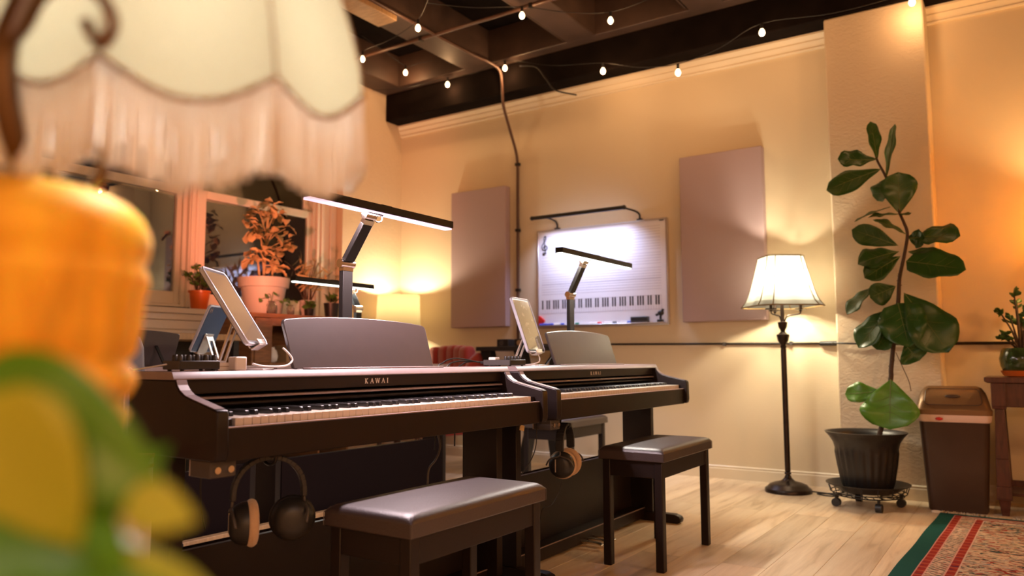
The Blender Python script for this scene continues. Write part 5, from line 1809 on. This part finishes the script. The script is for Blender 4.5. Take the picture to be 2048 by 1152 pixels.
def mixer(label, P, u0, u1, v0, v1, kn, rows, cables):
    c = ploc(P, (u0 + u1) / 2, (v0 + v1) / 2, ZT)
    t = thing('audio_mixer', label, 'audio mixer', c, P[2])
    du, dv = (u1 - u0) / 2, (v1 - v0) / 2
    MB().box((-dv, -du, 0.004), (dv, du, 0.026)).build('case', M_BLACKPL, t, bevel=0.002)
    MB().box((-dv + 0.002, -du - 0.0015, 0.005), (dv - 0.002, -du, 0.025)).build('end_plate', M_GREYPL, t)
    for a in (-1, 1):
        for b in (-1, 1):
            MB().cyl((a * (dv - 0.01), b * (du - 0.012), 0), (a * (dv - 0.01), b * (du - 0.012), 0.005), 0.005, seg=10).build('rubber_foot', M_BLACKPL, t)
    for r in range(rows):
        for k in range(kn):
            y = -du * 0.85 + 2 * du * 0.85 * k / (kn - 1)
            x = dv * 0.6 - r * 0.022
            MB().lathe([(0.0068, 0.026), (0.0064, 0.038), (0.005, 0.0405), (0.001, 0.0405)], (x, y, 0), 12).build('knob', M_BLACKPL, t, smooth=True, auto=40)
    for k in range(cables):
        y = -du + 0.02 + k * 0.022
        MB().cyl((-dv, y, 0.015), (-dv - 0.025, y, 0.015), 0.0055, seg=10).build('jack_plug', M_BLACKPL, t, smooth=True, auto=40)
    return t


mixer('flat black audio mixer at the left end of the nearest piano', P1, -0.640, -0.530, -0.275, -0.200, 5, 2, 2)
mixer('black audio mixer with five knobs on the left end of the farther piano', P2, -0.672, -0.560, -0.330, -0.200, 5, 1, 4)


def charger(label, P, u, v):
    t = thing('charger', label, 'charger', ploc(P, u, v), P[2], 'white cube chargers on the pianos')
    MB().box((-0.017, -0.0175, 0), (0.017, 0.0175, 0.036)).build('body', M_WHITEPL, t, bevel=0.004, bseg=3)
    MB().box((-0.006, 0.0175, 0.012), (0.006, 0.019, 0.022)).build('socket', M_GREYPL, t)
    return t


charger('white cube charger beside the mixer on the nearest piano', P1, -0.476, -0.205)
charger('white cube charger behind the five-knob mixer', P2, -0.575, -0.345)


def cable(label, pts, r, m, n=6):
    t = thing('cable', label, 'cable')
    MB().tube(smoothpts(pts, n), r, 7).build('cord', m, t, smooth=True)
    return t


t1x, t1y = -1.771, 1.391
cable('white charging cable curving down from the near tablet', [(-1.735, 1.445, 0.872), (-1.722, 1.460, 0.852), (-1.715, 1.462, 0.835), (-1.708, 1.43, 0.8215), (-1.703, 1.36, 0.821), (-1.699, 1.318, 0.828)], 0.0028, M_WCABLE)
cable('white charging cable of the tablet on the farther piano', [(-1.732, 2.80, 0.862), (-1.722, 2.80, 0.842), (-1.722, 2.785, 0.825), (-1.74, 2.72, 0.8155), (-1.79, 2.64, 0.820), (-1.822, 2.632, 0.828)], 0.0025, M_WCABLE)
cable('black cable looping from the farther mixer down behind the nearest piano', [ploc(P2, -0.66, -0.36, 0.826), ploc(P2, -0.72, -0.38, 0.838), ploc(P2, -0.80, -0.38, 0.842), ploc(P2, -0.86, -0.385, 0.826), ploc(P2, -0.89, -0.39, 0.78), ploc(P2, -0.9, -0.39, 0.5)], 0.003, M_CABLE)
cable('second black cable looping lower from the farther mixer', [ploc(P2, -0.64, -0.36, 0.826), ploc(P2, -0.70, -0.385, 0.832), ploc(P2, -0.77, -0.39, 0.830), ploc(P2, -0.82, -0.395, 0.812), ploc(P2, -0.84, -0.40, 0.74), ploc(P2, -0.85, -0.40, 0.5)], 0.003, M_CABLE)
cable('third black cable dropping close behind the farther mixer', [ploc(P2, -0.62, -0.36, 0.826), ploc(P2, -0.67, -0.39, 0.830), ploc(P2, -0.72, -0.40, 0.818), ploc(P2, -0.75, -0.405, 0.77), ploc(P2, -0.76, -0.405, 0.5)], 0.003, M_CABLE)
cable('thin pale cable running from the near mixer over the piano edge', [ploc(P1, -0.648, -0.245, 0.828), ploc(P1, -0.665, -0.30, 0.820), ploc(P1, -0.675, -0.345, 0.8145), ploc(P1, -0.677, -0.37, 0.8125), ploc(P1, -0.675, -0.385, 0.70), ploc(P1, -0.67, -0.39, 0.5)], 0.002, M_WCABLE)
for k, (lb, m, z, h) in enumerate((('tan notebook at the bottom of the small stack beside the near mixer', M_TANWOOD, ZT, 0.011), ('cream notebook on top of the small stack beside the near mixer', M_WHITEPL, ZT + 0.0112, 0.010))):
    nb = thing('notebook', lb, 'notebook', ploc(P1, -0.507, -0.245, z), P1[2] + 0.1 * k, 'notebooks by the near mixer')
    MB().box((-0.03, -0.018, 0.0012), (0.03, 0.017, h - 0.0012)).build('pages', M_WHITEPL, nb)
    MB().box((-0.031, -0.0185, 0), (0.031, 0.0185, 0.001)).build('cover', m, nb)
    MB().box((-0.031, -0.0185, h - 0.001), (0.031, 0.0185, h)).build('cover', m, nb)


# ------------------------------------------------------------ headphones under the keyboards
def headphones(label, top, axis, swivel=0.0):
    rz = math.atan2(axis[1], axis[0])
    t = thing('headphones', label, 'headphones', top, rz, 'headphones hung under the keyboards')
    band = []
    for k in range(21):
        a = PI * k / 20
        band.append((-0.076 * math.cos(a), 0, -0.088 + 0.088 * math.sin(a) ** 0.8))
    bm_ = MB()
    for i in range(20):
        p, q = Vector(band[i]), Vector(band[i + 1])
        bm_.bar(p + (p - q) * 0.08, q + (q - p) * 0.08, 0.030, 0.011, (0, 1, 0))
    bm_.build('headband', M_BLACKPL, t, bevel=0.002)
    for s in (-1, 1):
        c = Vector((s * 0.052, 0, -0.140))
        y = MB()
        y.tube(smoothpts([(s * 0.076, 0, -0.085), (s * 0.078, 0, -0.105), (s * 0.078, 0.035, -0.118), (s * 0.074, 0.050, -0.140)], 5), 0.0032, 7)
        y.tube(smoothpts([(s * 0.078, 0, -0.105), (s * 0.078, -0.035, -0.118), (s * 0.074, -0.050, -0.140)], 5), 0.0032, 7)
        y.build('yoke', M_GREYPL, t, smooth=True)
        cup = MB()
        cup.lathe([(0.001, 0.030), (0.020, 0.030), (0.032, 0.026), (0.040, 0.018), (0.046, 0.004), (0.047, -0.006), (0.001, -0.006)], seg=28)
        co = cup.build('ear_cup', M_BLACKPL, t, smooth=True, auto=40)
        rot = Matrix.Rotation(s * PI / 2, 4, 'Y')
        co.location = c
        if s > 0 and swivel:
            rot = Matrix.Rotation(swivel, 4, 'Z') @ rot
        co.rotation_euler = rot.to_euler()
        rb = MB()
        rb.bar((-0.022, 0.014, 0.0296), (0.022, 0.014, 0.0296), 0.0035, 0.002, (0, 1, 0))
        if s < 0 or not swivel:
            rb.build('trim_line', M_ALU, co)
        else:
            rb.b.free()
        pd = MB()
        rr = [(0.028 + 0.013 * 0, 0)]
        prof_ = [(0.030 + 0.010 + 0.0115 * math.cos(a), -0.016 + 0.0115 * math.sin(a)) for a in [2 * PI * k / 14 for k in range(14)]]
        prof_.append(prof_[0])
        pd.lathe(prof_, seg=28, cap=False)
        po = pd.build('ear_pad', M_BLACKPL if (s > 0 and swivel) else M_PAD, t, smooth=True)
        po.location = c
        po.rotation_euler = rot.to_euler()
    t.scale = (1.1, 1.1, 1.1)
    return t


H1 = (-1.5588, 1.2676, 0.6009)
H2 = (-1.5480, 2.7074, 0.5802)
for lb, P, hpos in (('black headphone hanger hook under the nearest piano', P1, H1), ('black headphone hanger hook under the farther piano', P2, H2)):
    hk = thing('headphone_hook', lb, 'hook', (hpos[0], hpos[1], 0), P[2], 'hooks for headphones')
    MB().box((-0.03, -0.012, 0.603), (0.03, 0.012, 0.6112)).build('plate', M_BLACKMETAL, hk)
    MB().tube(smoothpts([(-0.02, 0, 0.599), (-0.02, 0, hpos[2] - 0.012), (0.0, 0, hpos[2] - 0.018), (0.02, 0, hpos[2] - 0.010), (0.024, 0, hpos[2] + 0.004)], 5), 0.004, 7).build('hook_wire', M_BLACKMETAL, hk, smooth=True)
headphones('black headphones with tan velour pads hanging under the nearest piano', H1, (0.50, 0.86), math.radians(-100))
headphones('black headphones with tan pads hanging at the left of the farther piano', H2, (-0.25, 0.97))
cable('black headphone cord hanging in a loop by the farther piano', [(-1.5580, 2.5077, 0.5994), (-1.5580, 2.5032, 0.5157), (-1.5680, 2.4831, 0.4614), (-1.5980, 2.4599, 0.4065)], 0.002, M_CABLE)
cable('headphone cord trailing down from the farther headphones', [(-1.5680, 2.7143, 0.3578), (-1.5780, 2.7069, 0.3090), (-1.5980, 2.6813, 0.2621), (-1.6280, 2.6618, 0.2466), (-1.6480, 2.6747, 0.1898)], 0.002, M_CABLE)
cable('dark cord dropping from the jack box under the nearest piano', [(-1.6135, 1.1164, 0.5833), (-1.6233, 1.1222, 0.5416), (-1.6623, 1.1540, 0.4810), (-1.7306, 1.2131, 0.4156)], 0.002, M_CABLE)
cable('grey power cord dropping behind the keyboard of the nearest piano', [(-1.7613, 2.1683, 0.5736), (-1.7610, 2.1796, 0.5250), (-1.7616, 2.1583, 0.4868), (-1.7628, 2.1214, 0.4561), (-1.7630, 2.1141, 0.4055)], 0.004, M_GREYPL)
ntg = thing('price_tag', 'small tan paper tag hanging under the left end of the nearest piano', 'tag', (-1.5723, 1.1521, 0.6029))
MB().obox((0, 0, 0), (0.3, 0.9, -0.25), (0, 0.25, 0.9), (1, -0.3, 0), 0.030, 0.026, 0.0012).build('paper', M_PAPER, ntg)
MB().tube([(0, -0.012, 0.010), (-0.005, -0.02, 0.018), (-0.01, -0.03, 0.022)], 0.0008, 4).build('string', M_CABLE, ntg)
ntg2 = thing('price_tag', 'small orange paper tag under the left end of the farther piano', 'tag', (-1.5780, 2.4372, 0.5832))
MB().obox((0, 0, 0), (0.3, 0.9, -0.25), (0, 0.25, 0.9), (1, -0.3, 0), 0.022, 0.020, 0.0012).build('paper', M_PAPER, ntg2)
MB().tube([(0, -0.008, 0.008), (-0.005, -0.012, 0.016), (-0.01, -0.016, 0.022)], 0.0008, 4).build('string', M_CABLE, ntg2)

ct = thing('lit_floor_board', 'long tan board standing in for lit floor behind the nearest piano', 'board', (-2.97, 2.45, 0))  # added board, its tan colour stands in for a strip of lit floor
MB().box((-0.06, -0.85, 0), (-0.02, 0.85, 0.074)).build('back_board', M_TANWOOD, ct, bevel=0.003)
MB().box((-0.02, -0.85, 0), (0.09, 0.85, 0.022)).build('ledge', M_TANWOOD, ct, bevel=0.003)
pst = thing('power_strip', 'black power strip with an adapter lying on the tan board', 'power strip', (-2.945, 1.86, 0.0222))
MB().box((-0.03, -0.16, 0.0), (0.03, 0.10, 0.034)).build('strip', M_BLACKPL, pst, bevel=0.004)
MB().box((-0.026, 0.02, 0.0342), (0.026, 0.09, 0.066)).build('adapter', M_BLACKPL, pst, bevel=0.004)
for k in range(3):
    MB().tube(smoothpts([(0.0, -0.12 + k * 0.05, 0.036), (0.03, -0.15 + k * 0.05, 0.055), (0.025, -0.19 + 0.03 * k, 0.02), (0.01, -0.24, 0.008)], 5), 0.004, 6).build('plug_cord', M_CABLE, pst, smooth=True)
rbx = thing('cardboard_box', 'tall white box with red and orange stripes, left of the nearest piano', 'box', ((-1.7190, 0.9952, 0.5897)[0], (-1.7190, 0.9952, 0.5897)[1], 0), math.radians(33))
zt2 = (-1.7171, 0.9925, 0.6248)[2]
MB().box((-0.05, -0.03, 0), (0.05, 0.03, zt2)).build('carton', M_WHITEPL, rbx, bevel=0.002)
MB().box((-0.0506, -0.0306, zt2 - 0.010), (0.0506, 0.0306, zt2 + 0.0004)).build('red_stripe', M_REDPL, rbx)
MB().box((-0.0504, -0.0304, zt2 - 0.032), (0.0504, 0.0304, zt2 - 0.024)).build('orange_stripe', M_TERRA, rbx)

# ------------------------------------------------------------ foreground: fringed lamp and pothos
TZ = 0.671
fgd = thing('round_side_table', 'small dark round table holding the fringed lamp and the trailing plant', 'table', ((-0.4469, 0.1903, 0.7918)[0], (-0.4469, 0.1903, 0.7918)[1], 0))
MB().lathe([(0.20, TZ - 0.025), (0.21, TZ - 0.015), (0.21, TZ - 0.005), (0.20, TZ), (0.001, TZ)], seg=40).build('table_top', M_DARKWOOD, fgd, smooth=True, auto=40)
MB().lathe([(0.16, 0), (0.15, 0.02), (0.035, 0.05), (0.03, 0.30), (0.045, 0.40), (0.03, TZ - 0.025)], seg=24).build('pedestal', M_DARKWOOD, fgd, smooth=True, auto=40)

AX = (-0.9306, 0.4062, 0.8389)
SX = (-0.8900, 0.5802, 1.1429)
fl2 = thing('fringed_lamp', 'vintage lamp with a scalloped cream fringed shade, amber ribbed base and iron scrolls', 'lamp', ((-0.5584, 0.2437, 0.8385)[0], (-0.5584, 0.2437, 0.8385)[1], TZ + 0.0002))
fl2.scale = (0.6, 0.6, 0.6)
A0 = Vector((AX[0], AX[1], 0.5602))


def A_(p):
    return Vector(p) - A0


def az(y):
    return 0.838 + (719 - y) / 1537 * 0.85 - 0.5602


MB().lathe([(0.095, 0.0), (0.10, 0.008), (0.10, 0.02), (0.10, az(960)), (0.108, az(900)), (0.116, az(850)), (0.118, az(826)), (0.108, az(804)), (0.117, az(790)), (0.124, az(762)), (0.118, az(735)), (0.111, az(722)), (0.119, az(700)), (0.124, az(650)), (0.126, az(585)), (0.130, az(560)),
            (0.131, az(540)), (0.126, az(520)), (0.131, az(500)), (0.133, az(470)), (0.130, az(445)), (0.122, az(420)), (0.108, az(395)), (0.085, az(375)), (0.055, az(362)), (0.02, az(356)), (0.001, az(355))], seg=96, flute=24, famp=0.018, frange=(az(700), az(560))).build('amber_base', M_AMBER, fl2, smooth=True)
ir = MB()
ir.tube(smoothpts([A_(p) for p in ((-0.9154, 0.3942, 1.0371), (-0.8865, 0.3886, 1.0431), (-0.8636, 0.3650, 1.0669), (-0.8583, 0.3522, 1.1050), (-0.8578, 0.3479, 1.1459), (-0.8618, 0.3534, 1.1809), (-0.8705, 0.3672, 1.2213), (-0.8832, 0.3783, 1.2633), (-0.9148, 0.4216, 1.3344))], 6), 0.0125, 10)
ir.tube(smoothpts([A_(p) for p in ((-0.8519, 0.3502, 1.1612), (-0.8146, 0.3495, 1.1730), (-0.7799, 0.3465, 1.1909), (-0.7506, 0.3528, 1.2006), (-0.7211, 0.3617, 1.1895), (-0.7081, 0.3721, 1.1733), (-0.7039, 0.3769, 1.1553), (-0.7140, 0.3722, 1.1374), (-0.7215, 0.3664, 1.1450), (-0.7266, 0.3613, 1.1601))], 6), 0.0055, 8)
ir.tube(smoothpts([A_(p) for p in ((-0.9126, 0.3951, 1.0453), (-0.9003, 0.4155, 1.0438), (-0.8855, 0.4386, 1.0331), (-0.8763, 0.4559, 1.0410), (-0.8671, 0.4598, 1.0610), (-0.8719, 0.4547, 1.0781), (-0.8784, 0.4383, 1.0782), (-0.8809, 0.4221, 1.1006), (-0.8905, 0.4162, 1.0962))], 6), 0.0085, 8)
SC = Vector((SX[0], SX[1], 0)) - Vector((A0.x, A0.y, 0))
TD = Vector((SX[0], SX[1], 0)).normalized()


def TL(p):
    k = (p - SC).dot(TD)
    return p + Vector((0, 0, (k + 0.2245) * 0.30))


zb_ = (-0.7042, 0.4566, 1.1422)[2] - 0.5602
ir.tube(smoothpts([A_((-0.9148, 0.4216, 1.3344)), SC * 0.6 + Vector((0, 0, zb_ + 0.36)), SC + Vector((0, 0, zb_ + 0.33)), SC + Vector((0, 0, zb_ + 0.20))], 6), 0.008, 8)
ir.build('scroll_frame', M_IRON, fl2, smooth=True)
ROT0 = math.atan2(-SX[1], -SX[0]) - PI / 8
RS = 0.2245
DIP = 0.037


def octp(i):
    a = ROT0 + i * PI / 4
    return Vector((math.cos(a), math.sin(a), 0))


sm = MB()
NU, NVV = 12, 10
ring = []
for i in range(8):
    p, q = octp(i), octp(i + 1)
    for k in range(NU):
        s = k / NU
        ring.append((p * (1 - s) + q * s, zb_ - DIP * math.sin(PI * s)))
RRS = []
for j in range(NVV + 1):
    t_ = j / NVV
    rad = RS * (1 - 0.42 * t_ ** 1.5)
    row = []
    for d, zb2 in ring:
        z = zb2 * (1 - t_) + (zb_ + 0.27) * t_
        row.append(sm.b.verts.new(TL(SC + d * rad + Vector((0, 0, z)))))
    RRS.append(row)
nr = len(ring)
for j in range(NVV):
    for i in range(nr):
        sm.b.faces.new((RRS[j][i], RRS[j][(i + 1) % nr], RRS[j + 1][(i + 1) % nr], RRS[j + 1][i]))
sho = sm.build('lamp_shade', M_CREAMSH, fl2, smooth=True, auto=30)
br = MB()
br.tube([TL(SC + d * (RS * 1.008) + Vector((0, 0, z))) for d, z in ring], 0.0030, 6, closed=True)
for i in range(8):
    d = octp(i)
    br.tube([TL(SC + d * (RS * (1 - 0.42 * (j / 8) ** 1.5) * 1.002) + Vector((0, 0, zb_ + 0.27 * j / 8))) for j in range(9)], 0.0016, 5)
br.build('braid_trim', M_BRAID, sho, smooth=True)
fm2 = MB()
rf2 = random.Random(9)
NS = 520
for k in range(NS):
    f = k / NS * nr
    i = int(f) % nr
    s = f - int(f)
    d = ring[i][0] * (1 - s) + ring[(i + 1) % nr][0] * s
    z = ring[i][1] * (1 - s) + ring[(i + 1) % nr][1] * s
    L_ = 0.098 + rf2.uniform(-0.006, 0.004)
    tw = Vector((rf2.uniform(-0.006, 0.006), rf2.uniform(-0.006, 0.006), 0))
    p0 = TL(SC + d * (RS * rf2.uniform(0.992, 1.010)) + Vector((0, 0, z)))
    fm2.tube([p0, p0 + tw * 0.5 + Vector((0, 0, -L_ * 0.5)), p0 + tw * 0.8 + Vector((0, 0, -L_ * 0.92)), p0 + tw + Vector((0, 0, -L_))], rf2.uniform(0.0016, 0.0028), 5, r2=rf2.uniform(0.0024, 0.004))
o = fm2.build('fringe', M_FRINGE, sho, smooth=True)
o['kind'] = 'stuff'
MB().ball(SC + Vector((0, 0, zb_ + 0.06)), 0.028).build('bulb', M_LAMPBULB, fl2, smooth=True)
BL = fl2.location + (SC + Vector((0, 0, zb_ + 0.06))) * 0.6
lamp('fringed_lamp_light', 'POINT', BL, 3.2, (1.0, 0.95, 0.88), 0.02)

pt = thing('pothos', 'trailing pothos with big green and yellow leaves, very close in the foreground', 'plant', ((-0.2768, 0.1302, 0.7452)[0], (-0.2768, 0.1302, 0.7452)[1], TZ + 0.0002))
pt.scale = (0.6, 0.6, 0.6)
PO = Vector(((-0.4614, 0.2170, 0.6833)[0], (-0.4614, 0.2170, 0.6833)[1], 0.5602))
MB().lathe([(0.045, 0), (0.048, 0.004), (0.058, 0.085), (0.061, 0.09), (0.055, 0.09), (0.052, 0.075)], seg=28).build('pot', M_TERRA, pt, smooth=True, auto=40)
MB().lathe([(0.001, 0.078), (0.053, 0.076)], seg=18, cap=False).build('soil', M_SOIL, pt)
LP = [
 ((-0.4968, 0.1889, 0.8316), (-0.4112, 0.2666, 0.7541), 0.072, (0.45, -0.75, 0.45), 0),
 ((-0.4562, 0.1810, 0.8203), (-0.4277, 0.2213, 0.7374), 0.070, (0.5, -0.8, 0.3), 1),
 ((-0.5027, 0.2340, 0.7163), (-0.4690, 0.2969, 0.7864), 0.075, (0.2, -0.6, 0.8), 0),
 ((-0.4139, 0.2398, 0.7621), (-0.3906, 0.2688, 0.7490), 0.030, (0.4, -0.7, 0.55), 1),
 ((-0.4571, 0.1867, 0.7633), (-0.4140, 0.2446, 0.7185), 0.090, (0.3, -0.5, 0.8), 0),
 ((-0.4391, 0.2281, 0.7159), (-0.3823, 0.2790, 0.7072), 0.055, (0.3, -0.4, 0.85), 1),
 ((-0.5174, 0.2044, 0.7861), (-0.4886, 0.2451, 0.7013), 0.09, (0.5, -0.7, 0.4), 0),
 ((-0.4457, 0.1976, 0.7348), (-0.4045, 0.2880, 0.7099), 0.085, (0.1, -0.3, 0.95), 0),
]
for i, (b_, t_, wd, nn, kd_) in enumerate(LP):
    b_, t_ = Vector(b_) - PO, Vector(t_) - PO
    leaf_grid(MB(), b_, t_, wd, nn, 'heart', 0.14, 0.15, 14, 6, 0.04, i).build('leaf', M_POTHOSY if kd_ else M_POTHOS, pt, smooth=True, solid=0.001)
    st = MB()
    st.tube(smoothpts([(0.01, 0.0, 0.076), (b_.x * 0.4, b_.y * 0.4, 0.10 + b_.z * 0.4), b_], 5), 0.0022, 6)
    st.build('stem', M_POTHOS, pt, smooth=True)
